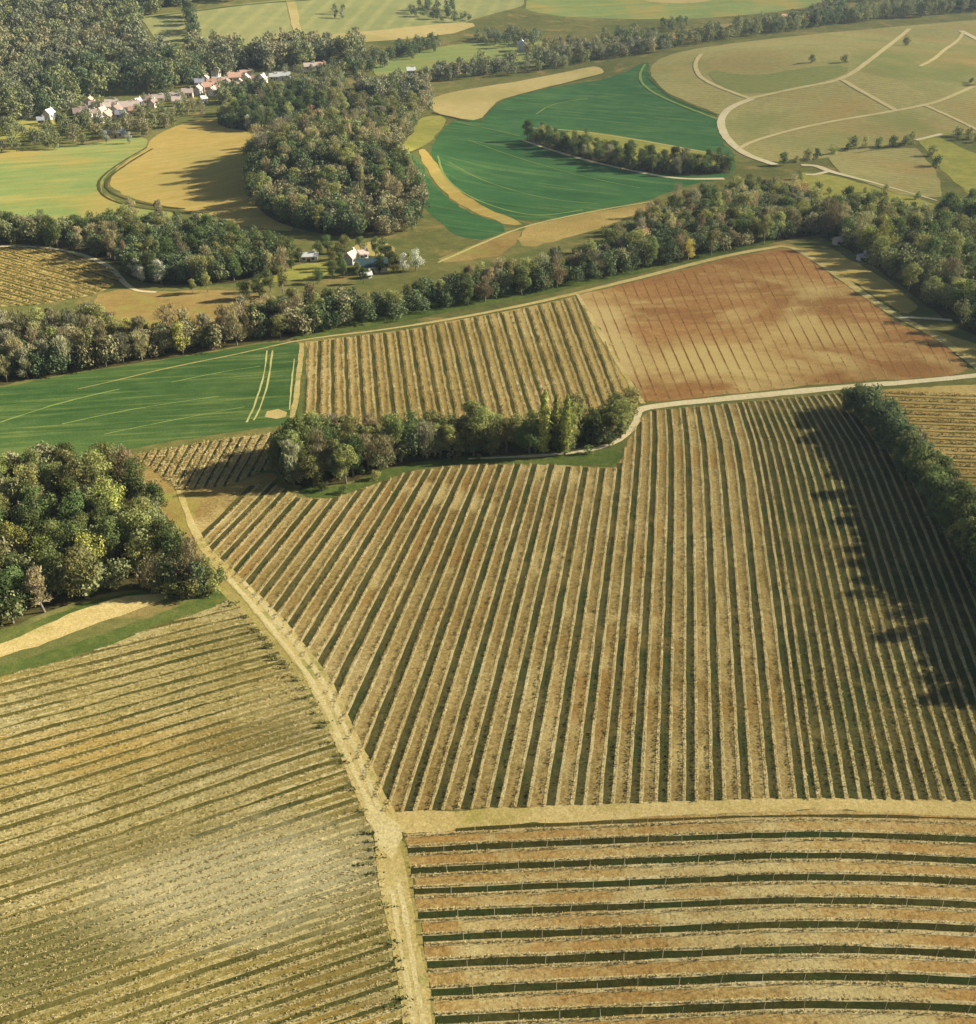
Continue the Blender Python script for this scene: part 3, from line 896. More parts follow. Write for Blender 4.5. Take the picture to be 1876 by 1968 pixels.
# vineyard beyond the hedge
allp = np.array(P_RIGHT, float)
v0, cnt, alleys = 757, 0, []
per = 12.5
while v0 < 1030:
    ln = [(1600, v0 - 5), (1740, v0), (1876, v0 + 5), (2060, v0 + 8)]
    w = add_row(ln, allp, 'golden vine row beyond the hedge, %s below the chalk road' % ordinal(cnt + 1), 'vine rows beyond the hedge', 'gold', .4, .1, 26, .12, .34)
    cnt += w is not None
    r = clip_run([(a, b + per * .5) for a, b in ln], allp)
    if len(r) > 6:
        alleys.append(dense(bp(r)[:, :2], .9))
    v0 += per
    per *= 1.016
merged_ribbons('grass', alleys, .42, M['left_alley'], 2.2, 'stuff', 'olive grass in the alleys beyond the hedge', jitter=.12)

# golden vineyard at the wood edge
allp = np.array(P_LTAN, float)
v0, cnt, alleys = 400, 0, []
while v0 < 600:
    ln = [(-60, v0 - 16), (0, v0), (120, v0 + 34), (260, v0 + 80)]
    w = add_row(ln, allp, 'orange vine row at the wood edge, %s from the pale track' % ordinal(cnt + 1), 'vine rows at the wood edge', 'gold', .4, .1, 16, .15, .3)
    cnt += w is not None
    r = clip_run([(a, b + 5.5) for a, b in ln], allp)
    if len(r) > 6:
        alleys.append(dense(bp(r)[:, :2], 1.2))
    v0 += 11
merged_ribbons('grass', alleys, .6, M['left_alley'], 2.2, 'stuff', 'olive grass in the alleys at the wood edge', jitter=.12)
print('vine rows', len(ROWS))

# ------------------------------------------------------------------ trees
BARK = plain_mat('bark', (.10, .075, .05, 1), (.17, .135, .10, 1), 8)
PALEBARK = plain_mat('pale_bark', (.30, .27, .21, 1), (.42, .38, .31, 1), 8)
LM = {
    'dark': leaf_mat('dark_green_leaves', [(.055, .072, .022, 1), (.095, .115, .034, 1), (.15, .165, .05, 1)], .55, .38),
    'olive': leaf_mat('olive_leaves', [(.125, .125, .038, 1), (.195, .188, .058, 1), (.27, .255, .08, 1)], .55, .38),
    'brown': leaf_mat('brown_twigs', [(.165, .138, .062, 1), (.255, .208, .095, 1), (.345, .28, .13, 1)], .6, .25),
    'grey': leaf_mat('grey_twigs', [(.145, .13, .068, 1), (.215, .192, .105, 1), (.285, .255, .145, 1)], .6, .25),
    'yellow': leaf_mat('yellow_green_leaves', [(.13, .14, .03, 1), (.25, .245, .055, 1), (.40, .36, .085, 1)], .6, .3),
    'gold': leaf_mat('golden_leaves', [(0.366, 0.256, 0.049, 1), (0.561, 0.403, 0.085, 1), (0.600, 0.537, 0.146, 1)], .6, .35),
    'pale': leaf_mat('silvery_leaves', [(.22, .225, .14, 1), (.36, .355, .24, 1), (.50, .485, .35, 1)], .6, .3),
    'rust': leaf_mat('rust_leaves', [(0.195, 0.104, 0.051, 1), (0.329, 0.183, 0.091, 1), (0.464, 0.287, 0.140, 1)], .6, .25),
}


def tube(pts, radii, n=6):
    pts = np.asarray(pts, float)
    V, Fc = [], []
    for k, (p, r) in enumerate(zip(pts, radii)):
        d = pts[min(k + 1, len(pts) - 1)] - pts[max(k - 1, 0)]
        d /= np.linalg.norm(d) + 1e-9
        u = np.cross(d, [0.3, 1, 0.2])
        u /= np.linalg.norm(u) + 1e-9
        w = np.cross(d, u)
        a = np.arange(n) * 2 * math.pi / n
        V.append(p + r * (np.cos(a)[:, None] * u + np.sin(a)[:, None] * w))
    for k in range(len(pts) - 1):
        for i in range(n):
            Fc.append([k * n + i, k * n + (i + 1) % n, (k + 1) * n + (i + 1) % n, (k + 1) * n + i])
    return np.vstack(V), np.array(Fc)


def trunk_mesh(h, r, lobes, bark, top=.6):
    V, Fc, n = [], [], 0
    wob = rng.normal(size=(5, 2)) * h * .012
    wob[0] = 0
    zs = np.linspace(-.15, h * top, 5)
    main = np.column_stack([np.cumsum(wob, 0), zs])
    parts = [(main, np.linspace(r * 1.25, r * .45, 5))]
    for c in lobes[:7]:
        s = main[rng.integers(1, 4)]
        mid = (s + c) / 2 + np.array([0, 0, -.04 * h])
        parts.append((np.array([s, mid, s + (c - s) * .9]), [r * .5, r * .32, r * .12]))
    for p, rr in parts:
        v, f = tube(p, rr)
        V.append(v)
        Fc.append(f + n)
        n += len(v)
    return mesh_np('trunk', np.vstack(V), np.vstack(Fc), bark)


def broad_crown(h, wd, nl, nq, leaf, low=.22):
    """leaf clumps on and inside uneven lobes; returns centres, normals, sizes and lobe centres"""
    L = []
    for i in range(nl):
        a = rng.uniform(0, 2 * math.pi)
        zf = rng.uniform(low + .08, .86)
        rad = wd * .5 * math.sin(math.pi * min(1, max(.12, (zf - low) / (1 - low) * .8 + .16))) * rng.uniform(.35, .8)
        L.append((np.array([math.cos(a) * rad, math.sin(a) * rad, zf * h]), rng.uniform(.16, .27) * wd))
    L.append((np.array([0, 0, h * .8]), wd * .25))
    L.append((np.array([0, 0, h * .5]), wd * .3))
    cs, ns = [], []
    wts = np.array([r ** 2 for _, r in L])
    num = np.maximum(8, (wts / wts.sum() * nq).astype(int))
    for (c, r), q in zip(L, num):
        d = rng.normal(size=(q, 3))
        d /= np.linalg.norm(d, axis=1, keepdims=True)
        rr = r * rng.uniform(.55, 1.12, (q, 1))
        p = c + d * rr * np.array([1, 1, .85])
        cs.append(p)
        ns.append(d + rng.normal(size=(q, 3)) * .5)
    c = np.vstack(cs)
    nn = np.vstack(ns)
    ok = c[:, 2] > h * low * .7
    return c[ok], nn[ok], rng.uniform(.6, 1.35, ok.sum()) * leaf, [q for q, _ in L]


def leaf_mesh(c, nn, sz, mat, name='crown', asp=.8):
    v, f = leaves_np(c, nn, sz, sz * asp)
    return mesh_np(name, v, f, mat)


TPL = {}


def template(key, trunk, crown):
    TPL.setdefault(key, []).append((trunk, crown))


H0 = 7.0
for q in range(5):
    for key, nq, leaf in (('dark', 2300, .15), ('olive', 2000, .15), ('yellow', 1600, .15), ('gold', 1300, .15), ('rust', 1200, .15), ('pale', 1500, .15)):
        if key in ('yellow', 'gold', 'rust', 'pale') and q > 2:
            continue
        wd = rng.uniform(3.6, 5.0)
        hh = H0 * rng.uniform(.92, 1.2)
        c, nn, sz, lob = broad_crown(hh, wd, 13, nq, leaf, .14)
        template(key, trunk_mesh(hh, .15, lob, BARK), leaf_mesh(c, nn, sz, LM[key]))
    for key in ('brown', 'grey'):
        # leafless: fine upward twigs filling an open crown
        wd = rng.uniform(3.4, 4.8)
        hh = H0 * rng.uniform(.92, 1.2)
        c, nn, sz, lob = broad_crown(hh, wd, 14, 1500, .2, .1)
        axis_pt = np.array([0, 0, hh * .25])
        out = c - axis_pt
        out /= np.linalg.norm(out, axis=1, keepdims=True)
        tw = out + rng.normal(size=c.shape) * .35 + np.array([0, 0, .35])
        tw /= np.linalg.norm(tw, axis=1, keepdims=True)
        side = np.cross(tw, rng.normal(size=c.shape))
        side /= np.linalg.norm(side, axis=1, keepdims=True)
        ln = rng.uniform(.25, .6, (len(c), 1))
        th = rng.uniform(.035, .085, (len(c), 1))
        v = np.stack([c - tw * ln * .5 - side * th, c - tw * ln * .5 + side * th, c + tw * ln * .5 + side * th * .3, c + tw * ln * .5 - side * th * .3], 1).reshape(-1, 3)
        template(key, trunk_mesh(hh, .14, lob, BARK, .75), mesh_np('crown', v, np.arange(len(v)).reshape(-1, 4), LM[key]))
    # narrow poplars
    if q < 2:
        hh = 10.0
        n = 1500
        z = rng.uniform(.06, 1, n) * hh
        rr = .95 * np.sin(np.pi * np.clip(z / hh * .84 + .14, 0, 1)) ** .8 * rng.uniform(.3, 1.05, n) * (1 + .25 * np.sin(z * 3 + q))
        a = rng.uniform(0, 2 * math.pi, n)
        c = np.stack([np.cos(a) * rr, np.sin(a) * rr, z], 1)
        nn = np.stack([np.cos(a), np.sin(a), np.full(n, .4)], 1) + rng.normal(size=(n, 3)) * .5
        template('poplar', trunk_mesh(hh, .14, [np.array([0, 0, hh * .9])], BARK, .9), leaf_mesh(c, nn, rng.uniform(.12, .26, n), LM['yellow']))
    # shrubs
    for key in ('dark', 'olive', 'pale'):
        c, nn, sz, lob = broad_crown(2.4, 3.0, 8, 420, .16, .02)
        template('shrub_' + key, trunk_mesh(2.4, .06, lob, BARK, .5), leaf_mesh(c, nn, sz, LM[key]))

NOUN = {'dark': 'dark green tree', 'olive': 'olive broadleaf tree', 'yellow': 'yellow green tree', 'gold': 'golden autumn tree', 'rust': 'rusty brown tree',
        'pale': 'silvery pale tree', 'brown': 'bare brown tree', 'grey': 'bare grey tree', 'poplar': 'tall narrow yellow poplar', 'shrub_dark': 'dark green shrub', 'shrub_olive': 'olive shrub', 'shrub_pale': 'pale shrub'}
ONAME = {'dark': 'dark_leafy_tree', 'olive': 'broadleaf_tree', 'brown': 'bare_tree', 'grey': 'bare_tree', 'poplar': 'poplar_tree', 'pale': 'willow_tree', 'shrub_dark': 'shrub', 'shrub_olive': 'shrub', 'shrub_pale': 'shrub'}  # dark ones are leafy broadleaf trees too, only deeper green
TREES = []


def want(place, group, key, x, y, s):
    TREES.append(dict(place=place, group=group, key=key, x=float(x), y=float(y), s=s))


def pick(mix):
    r = random.random() * sum(w for _, w in mix)
    for k, w in mix:
        r -= w
        if r <= 0:
            return k
    return mix[-1][0]


def scatter(poly_px, n, mind, place, group, mix, smin=.8, smax=1.1, seed=1):
    w = bp(dense(np.array(poly_px, float), 20, True))[:, :2]
    rs = np.random.default_rng(seed)
    lo, hi = w.min(0), w.max(0)
    got, tries = [], 0
    while len(got) < n and tries < 60000:
        cand = rs.uniform(lo, hi, (256, 2))
        cand = cand[inpoly(cand, w)]
        tries += 256
        for c in cand:
            if len(got) >= n:
                break
            if all((c[0] - g[0]) ** 2 + (c[1] - g[1]) ** 2 > mind * mind for g in got):
                got.append(c)
    for c in got:
        want(place, group, pick(mix), c[0], c[1], random.uniform(smin, smax))
    print('trees', place, len(got))


scatter(WOOD_POLY['wood'], 150, 3.2, 'round wood on the knoll', 'trees of the round wood', [('brown', 5), ('olive', 5), ('dark', 2.2), ('grey', 1), ('rust', .15)], .85, 1.15, 1)
scatter(WOOD_POLY['band'], 42, 3.4, 'dark band behind the knoll', 'trees of the dark band behind the knoll', [('dark', 8), ('olive', 1.5), ('grey', 1.5)], .85, 1.1, 2)
BELT_LEFT = [q for q in WOOD_POLY['belt'] if q[0] <= 480] + [(480, 630)]
BELT_LEFT = [(-60, 750), (-60, 668), (0, 655), (100, 640), (190, 642), (260, 665), (330, 665), (420, 655), (480, 630), (480, 661), (400, 676), (250, 700), (120, 720)]
scatter(BELT_LEFT, 75, 2.8, 'brown belt behind the green crop', 'trees of the brown belt', [('brown', 7), ('grey', 2.2), ('olive', 2), ('dark', .8), ('yellow', .3)], .6, .95, 13)
BELT_MAIN = [(480, 632), (500, 622), (570, 602), (660, 600), (760, 600), (850, 566), (1000, 538), (1150, 500), (1240, 440), (1330, 398), (1480, 372), (1560, 392), (1600, 446), (1508, 462), (1400, 484), (1200, 528), (1000, 570), (850, 596), (700, 627), (570, 650), (484, 660)]
scatter(BELT_MAIN, 160, 2.8, 'long belt above the vineyards', 'trees of the long belt', [('brown', 4), ('grey', 2), ('olive', 4), ('dark', 2), ('yellow', .5), ('rust', .2)], .6, .95, 3)
scatter(WOOD_POLY['right'], 105, 3.1, 'wood beside the chalk track', 'trees of the wood beside the chalk track', [('dark', 4), ('olive', 4), ('yellow', .8), ('brown', .8)], .75, 1.1, 4)
scatter(WOOD_POLY['left'], 80, 3.0, 'thicket below the pasture', 'trees of the thicket below the pasture', [('dark', 4), ('olive', 3.5), ('brown', 3), ('grey', .6)], .6, .9, 5)
scatter(WOOD_POLY['clump'], 62, 2.7, 'clump beside the grass track', 'trees of the clump beside the track', [('dark', 4), ('olive', 4), ('brown', 2.2), ('yellow', .5)], .65, .95, 6)
scatter(WOOD_POLY['grove'], 66, 2.2, 'grove between the vineyards', 'trees of the grove between the vineyards', [('dark', 2.6), ('olive', 5.5), ('brown', 1.4), ('grey', .5)], .6, .88, 7)
scatter(WOOD_POLY['hedge'], 64, .95, 'hedge by the close vines', 'trees of the hedge', [('dark', 6), ('olive', 3), ('brown', .6)], .68, .92, 8)
scatter(WOOD_POLY['spinney'], 56, 2.1, 'spinney between the green fields', 'trees of the thin spinney', [('dark', 6), ('olive', 1), ('grey', .5)], .6, .9, 9)


def single(u, v, key, s, place, group):
    p = bp([[u, v]])[0]
    want(place, group, key, p[0], p[1], s)


for t in TREES:
    if t['group'] == 'trees of the hedge':
        # the hedge grows taller away from the chalk road
        t['s'] *= .64 + .42 * min(1.0, max(0.0, (145 - t['y']) / 60))
for (u, v, s) in [(1044, 872, .95), (1086, 874, .84), (1066, 862, .74)]:
    single(u, v, 'poplar', s, 'grove between the vineyards', 'poplars of the grove')
for (u, v, s) in [(265, 538, .8), (312, 548, .75), (374, 540, .72), (800, 520, .72), (775, 524, .6), (446, 240, .8), (478, 250, .8), (440, 222, .7), (250, 276, .6), (205, 276, .7), (272, 545, .5)]:
    single(u, v, 'pale', s, 'valley', 'silvery trees of the valley')
for (u, v, s) in [(566, 915, 1.0), (580, 895, 1.05), (600, 880, 1.0), (556, 895, .85)]:
    single(u, v, 'dark', s, 'left tip of the grove', 'trees of the grove between the vineyards')
for (u, v, s) in [(1322, 500, .72), (1316, 482, .55), (1850, 560, .6), (1838, 600, .8), (1700, 470, .7)]:
    single(u, v, 'gold' if u < 1400 else 'yellow', s, 'wood edges', 'yellow trees at the wood edges')
for (u, v) in [(620, 944), (660, 948), (720, 922), (880, 886), (920, 884), (1130, 872), (1170, 858), (1196, 836), (1208, 812)]:
    single(u, v, random.choice(['shrub_olive', 'shrub_dark']), random.uniform(.35, .6), 'verge of the grove', 'shrubs on the grove verge')
for (u, v) in [(405, 1125), (390, 1105), (350, 1150), (372, 1148), (330, 1146), (410, 1142), (426, 1120)]:
    single(u, v, random.choice(['shrub_olive', 'shrub_dark']), random.uniform(.6, .95), 'verge at the clump tip', 'shrubs at the clump tip')
for (u, v) in [(1506, 318), (1530, 312), (1552, 308), (1640, 286), (1662, 284), (1688, 282), (1714, 282), (1740, 280), (1752, 276), (1838, 262), (1860, 268), (1876, 274), (1866, 160), (1880, 164), (1622, 120), (1740, 88), (1790, 300), (1800, 320), (1630, 290), (1600, 296), (1570, 305)]:
    single(u, v, random.choice(['shrub_olive', 'shrub_dark']), random.uniform(.8, 1.5), 'hill vineyard edges', 'shrubs along the hill vineyards')
for k in range(26):
    u = random.uniform(1530, 1790)
    v = 350 + (u - 1530) * .17 + random.uniform(-8, 40)
    single(u, v, random.choice(['shrub_olive', 'shrub_olive', 'shrub_dark', 'shrub_pale']), random.uniform(.5, .95), 'scrub meadow below the lane', 'shrubs of the scrub meadow')
for (u, v, s) in [(1800, 440, 1.0), (1826, 446, 1.1), (1850, 438, 1.1), (1876, 446, 1.1), (1812, 428, .9), (1860, 420, 1.0)]:
    single(u, v, 'dark', s, 'group by the white house', 'dark trees by the white house')
for (u, v, s) in [(652, 500, .55), (664, 486, .6), (640, 515, .5), (662, 530, .5), (694, 482, .55), (722, 494, .6), (740, 500, .7), (756, 524, .6), (688, 532, .4), (576, 508, .5), (612, 492, .5), (630, 488, .6), (560, 500, .6), (784, 512, .5), (640, 535, .55), (655, 520, .5), (690, 515, .4), (730, 525, .6), (748, 512, .55), (612, 545, .5), (520, 560, .6), (545, 570, .8), (500, 575, .7), (470, 578, .6), (400, 562, .5), (372, 566, .45), (560, 520, .4), (700, 545, .5)]:
    single(u, v, random.choice(['dark', 'dark', 'olive']), s, 'farm garden', 'trees round the farm')
for (u, v, s) in [(1560, 290 - 175 + 5, .5)]:
    single(u, v, 'shrub_dark', 1.2, 'lone hill bush', 'shrubs along the hill vineyards')

# labels: look, place and order from the left within the place
buckets = {}
for t in TREES:
    buckets.setdefault((t['place'], t['key']), []).append(t)
for (place, key), ts in buckets.items():
    ts.sort(key=lambda t: t['x'] / t['y'])
    if len(ts) == 1:
        ts[0]['label'] = 'the only %s in the %s' % (NOUN[key], place)
    for k, t in enumerate(ts):
        if len(ts) > 1:
            t['label'] = '%s in the %s, %s from its left end' % (NOUN[key], place, ordinal(k + 1))
for t in TREES:
    tr, cr = random.choice(TPL[t['key']])
    nm = ONAME.get(t['key'], 'autumn_tree')
    root = bpy.data.objects.new(nm, None)
    COL.objects.link(root)
    root.empty_display_size = .5
    root.location = (t['x'], t['y'], float(height(t['x'], t['y'])))
    root.rotation_euler = (0, 0, random.uniform(0, 6.28))
    s = t['s']
    root.scale = (s * random.uniform(.88, 1.12), s * random.uniform(.88, 1.12), s * random.uniform(.9, 1.15))
    tag(root, t['label'], 'shrub' if nm == 'shrub' else 'tree', t['group'])
    for part, me in (('trunk', tr), ('crown', cr)):
        link(part, me, root)
print('trees', len(TREES))

# far woods that read as one mass
FAR = leaf_mat('far_wood_leaves', [(.05, .06, .03, 1), (.10, .10, .05, 1), (.17, .155, .085, 1)], .35, .25, False, 'tint', True)
LOD = []
for q in range(6):
    c, nn, sz, lob = broad_crown(6.2, 5.2, 9, 330, .28, .08)
    LOD.append(leaves_np(c, nn, sz * 1.05, sz * .9)[0])


FINE = []
for q in range(5):
    c, nn, sz, lob = broad_crown(6.0, 5.2, 9, 420, .25, .06)
    FINE.append(leaves_np(c, nn, sz, sz * .85)[0])


def far_wood(name, polys, label):
    lod = FINE if name == 'undergrowth' else LOD
    V, T = [], []
    for (px, dens, tints, smin, smax) in polys:
        w = bp(dense(np.array(px, float), 20, True))[:, :2]
        lo, hi = w.min(0), w.max(0)
        area = np.prod(hi - lo)
        n = int(area * dens)
        c = rng.uniform(lo, hi, (n, 2))
        c = c[inpoly(c, w)]
        for p in c:
            a = rng.uniform(0, 6.28)
            s = rng.uniform(smin, smax)
            m = lod[rng.integers(len(lod))] * s
            ca, sa = math.cos(a), math.sin(a)
            z = float(height(p[0], p[1]))
            v = np.stack([m[:, 0] * ca - m[:, 1] * sa + p[0], m[:, 0] * sa + m[:, 1] * ca + p[1], m[:, 2] * rng.uniform(.85, 1.25) + z], 1)
            k = min(len(tints) - 1, int((vnoise(p[0], p[1], 46, 8) * .75 + rng.uniform() * .25) * len(tints)))
            col = np.array(tints[k]) * rng.uniform(.78, 1.22)
            V.append(v)
            T.append(np.tile(np.append(col, 1), (len(v), 1)))
    v = np.vstack(V)
    me = mesh_np(name, v, np.arange(len(v)).reshape(-1, 4), FAR)
    at = me.color_attributes.new('tint', 'FLOAT_COLOR', 'POINT')
    at.data.foreach_set('color', np.vstack(T).astype(np.float32).ravel())
    print(name, len(V))
    return tag(link(name, me), label, 'wood', None, 'stuff')


DK, OL, BR, GR, YL = (.095, .13, .05), (.21, .22, .08), (.28, .24, .11), (.20, .205, .105), (.32, .31, .10)
far_wood('hillside_woodland', [
    ([(-80, 255), (-80, 40), (40, 30), (120, -10), (420, -30), (470, 0), (330, 20), (268, 36), (262, 84), (330, 118), (420, 104), (560, 104), (700, 96), (700, 118), (600, 136), (470, 136), (420, 150), (380, 166), (330, 178), (250, 186), (180, 196), (120, 222)], .05, [DK, DK, OL, GR, BR, OL, GR, YL], 1.0, 1.7),
    ([(360, 20), (372, 18), (380, 86), (366, 90)], .09, [DK, DK, OL], .9, 1.2),
    ([(395, 80), (420, 80), (425, 100), (395, 100)], .03, [GR, OL], .8, 1.0),
], 'distant wooded hillside of mixed green and grey trees above the village')
far_wood('valley_woodland', [
    ([(-80, 300), (-80, 262), (100, 250), (200, 240), (290, 226), (400, 206), (410, 220), (290, 262), (200, 276), (100, 290)], .045, [OL, GR, OL, BR, DK], .6, .9),
    ([(620, 140), (700, 118), (800, 96), (860, 86), (862, 96), (800, 112), (700, 146), (650, 168), (620, 176)], .05, [DK, OL, DK, GR], .7, 1.0),
    ([(560, 178), (640, 166), (700, 170), (820, 164), (830, 182), (760, 186), (640, 196)], .045, [GR, BR, OL], .7, 1.0),
    ([(1000, 100), (1060, 90), (1180, 88), (1240, 100), (1150, 112), (1020, 116)], .03, [GR, OL, BR, DK], .6, 1.0),
    ([(690, 196), (720, 178), (800, 176), (832, 196), (826, 218), (790, 224), (740, 208)], .09, [BR, GR, OL, BR], .9, 1.2),
    ([(110, 240), (160, 232), (230, 240), (200, 248), (110, 252)], .05, [OL, GR, OL], .5, .8),
    ([(140, 212), (240, 196), (330, 186), (370, 186), (400, 192), (300, 204), (160, 222)], .025, [OL, GR, BR], .5, .75),
    ([(370, 150), (470, 142), (560, 140), (620, 132), (620, 146), (500, 166), (420, 172)], .016, [OL, GR, DK], .5, .75),
    ([(400, 190), (520, 172), (600, 164), (640, 170), (560, 190), (420, 206)], .06, [DK, OL, GR], .7, 1.0),
    ([(790, 160), (850, 160), (1000, 146), (1150, 118), (1300, 96), (1300, 84), (1180, 100), (1080, 112), (960, 124), (830, 148)], .05, [GR, BR, GR, OL, DK], .7, 1.05),
    ([(910, 76), (960, 66), (1030, 72), (1050, 86), (980, 94), (920, 90)], .04, [GR, GR, DK], .6, .95),
    ([(1150, 80), (1200, 70), (1270, 72), (1270, 92), (1180, 92)], .035, [GR, OL, DK], .7, 1.0),
    ([(780, 24), (840, 14), (900, 26), (920, 44), (860, 46), (800, 40)], .03, [OL, DK, GR], .6, .9),
    ([(1270, 50), (1330, 42), (1350, 54), (1290, 64)], .03, [DK, OL], .6, .9),
    ([(1300, 96), (1420, 74), (1600, 50), (1740, 36), (1900, 22), (2060, 10), (2060, -20), (1876, -10), (1760, 12), (1600, 34), (1420, 60), (1310, 82)], .045, [DK, DK, OL, GR], .8, 1.25),
    ([(1560, 30), (1660, 8), (1800, -14), (1900, -20), (1900, -30), (1700, -20), (1580, 14)], .03, [GR, BR, DK], .8, 1.1),
    ([(640, 20), (656, 0), (664, 0), (668, 40), (650, 50)], .02, [OL, GR], .6, .8),
], 'distant mixed trees and copses scattered through the valley')

for kx, dens, tints, smin, smax, lb in (
        ('wood', .2, [BR, OL, DK, BR, OL], .6, 1.0, 'undergrowth filling the round wood on the knoll'),
        ('band', .14, [DK, DK, OL], .5, .8, 'undergrowth of the dark band behind the knoll'),
        ('belt', .22, [OL, BR, DK, OL, BR], .5, .8, 'undergrowth filling the long belt above the vineyards'),
        ('right', .2, [DK, OL, OL], .55, .9, 'undergrowth of the wood beside the chalk track'),
        ('left', .22, [DK, OL, BR], .5, .8, 'undergrowth of the thicket below the pasture'),
        ('clump', .3, [DK, OL, BR], .45, .75, 'undergrowth of the clump beside the grass track'),
        ('grove', .35, [DK, OL, BR], .4, .7, 'undergrowth of the grove between the vineyards'),
        ('hedge', 1.6, [DK, DK, OL], .5, .78, 'undergrowth of the hedge by the close vines'),
        ('spinney', .2, [DK, DK, OL], .3, .5, 'undergrowth of the spinney between the green fields')):
    far_wood('undergrowth', [(WOOD_POLY[kx], dens, tints, smin, smax)], lb)

# ------------------------------------------------------------------ houses
WM = {
    'white': plain_mat('white_render', (.38, .35, .29, 1), (.48, .45, .38, 1), 2),
    'cream': plain_mat('cream_render', (.58, .50, .36, 1), (.68, .60, .45, 1), 2),
    'beige': plain_mat('beige_stone', (.42, .35, .25, 1), (.54, .46, .34, 1), 2),
    'pink': plain_mat('pink_render', (.48, .35, .25, 1), (.56, .42, .31, 1), 2),
}
RM = {
    'tile': plain_mat('terracotta_roof', (.36, .20, .12, 1), (.50, .30, .19, 1), 5),
    'rose': plain_mat('faded_tile_roof', (.36, .27, .20, 1), (.46, .35, .26, 1), 5),
    'brown': plain_mat('brown_tile_roof', (.16, .11, .08, 1), (.24, .17, .12, 1), 5),
    'slate': plain_mat('slate_roof', (.20, .20, .20, 1), (.30, .30, .29, 1), 5),
    'white': plain_mat('white_sheet_roof', (.40, .38, .32, 1), (.52, .50, .43, 1), 5),
    'green': plain_mat('dark_green_roof', (.02, .045, .045, 1), (.035, .065, .06, 1), 5),
}
GLASS = plain_mat('dark_window', (.02, .025, .03, 1), (.05, .055, .06, 1), 2, .2)
DOORM = plain_mat('painted_door', (.10, .07, .05, 1), (.15, .11, .08, 1), 2)


def box_vf(x0, x1, y0, y1, z0, z1):
    v = [(x, y, z) for z in (z0, z1) for x, y in ((x0, y0), (x1, y0), (x1, y1), (x0, y1))]
    f = [(3, 2, 1, 0), (4, 5, 6, 7), (0, 1, 5, 4), (1, 2, 6, 5), (2, 3, 7, 6), (3, 0, 4, 7)]
    return v, f


def part(name, vf, mat, parent):
    me = bpy.data.meshes.new(name)
    me.from_pydata([tuple(map(float, q)) for q in vf[0]], [], vf[1])
    me.materials.append(mat)
    return link(name, me, parent)


def house(u, v, w, d, h, rot, wall, roof, label, name='house', cat='house', rise=.45, openings=True, chimney=True):
    p = bp([[u, v]])[0]
    root = bpy.data.objects.new(name, None)
    COL.objects.link(root)
    root.location = tuple(p)
    root.rotation_euler = (0, 0, math.radians(rot))
    tag(root, label, cat, 'houses of the valley')
    a, b = w / 2, d / 2
    rz = h + d * rise
    vs = [(-a, -b, -.6), (a, -b, -.6), (a, b, -.6), (-a, b, -.6), (-a, -b, h), (a, -b, h), (a, b, h), (-a, b, h), (-a, 0, rz), (a, 0, rz)]
    fs = [(0, 1, 5, 4), (2, 3, 7, 6), (1, 2, 6, 9, 5), (3, 0, 4, 8, 7), (3, 2, 1, 0)]
    part('wall', (vs, fs), WM[wall], root)
    o, t = .22, .12
    s = d * rise / b
    e = b + o
    ze = h - o * s + .03
    rr = rz + .03
    vs = [(-a - o, -e, ze), (a + o, -e, ze), (a + o, 0, rr), (-a - o, 0, rr), (a + o, e, ze), (-a - o, e, ze)]
    vs += [(x, y, z + t) for x, y, z in vs]
    fs = [(6, 7, 8, 9), (9, 8, 10, 11), (3, 2, 1, 0), (5, 4, 2, 3), (0, 1, 7, 6), (4, 5, 11, 10), (1, 2, 8, 7), (2, 4, 10, 8), (3, 0, 6, 9), (5, 3, 9, 11)]
    r = part('roof', (vs, fs), RM[roof], root)
    if chimney:
        part('chimney', box_vf(a * .55, a * .55 + .4, -.2, .2, rz - .3, rz + .55), WM['beige'], r)
    if openings:
        for x in (-a * .55, a * .5):
            part('window', box_vf(x - .28, x + .28, -b - .03, -b + .05, h * .42, h * .78), GLASS, root)
        part('door', box_vf(-.32, .32, -b - .03, -b + .05, -.2, h * .62), DOORM, root)
    return root


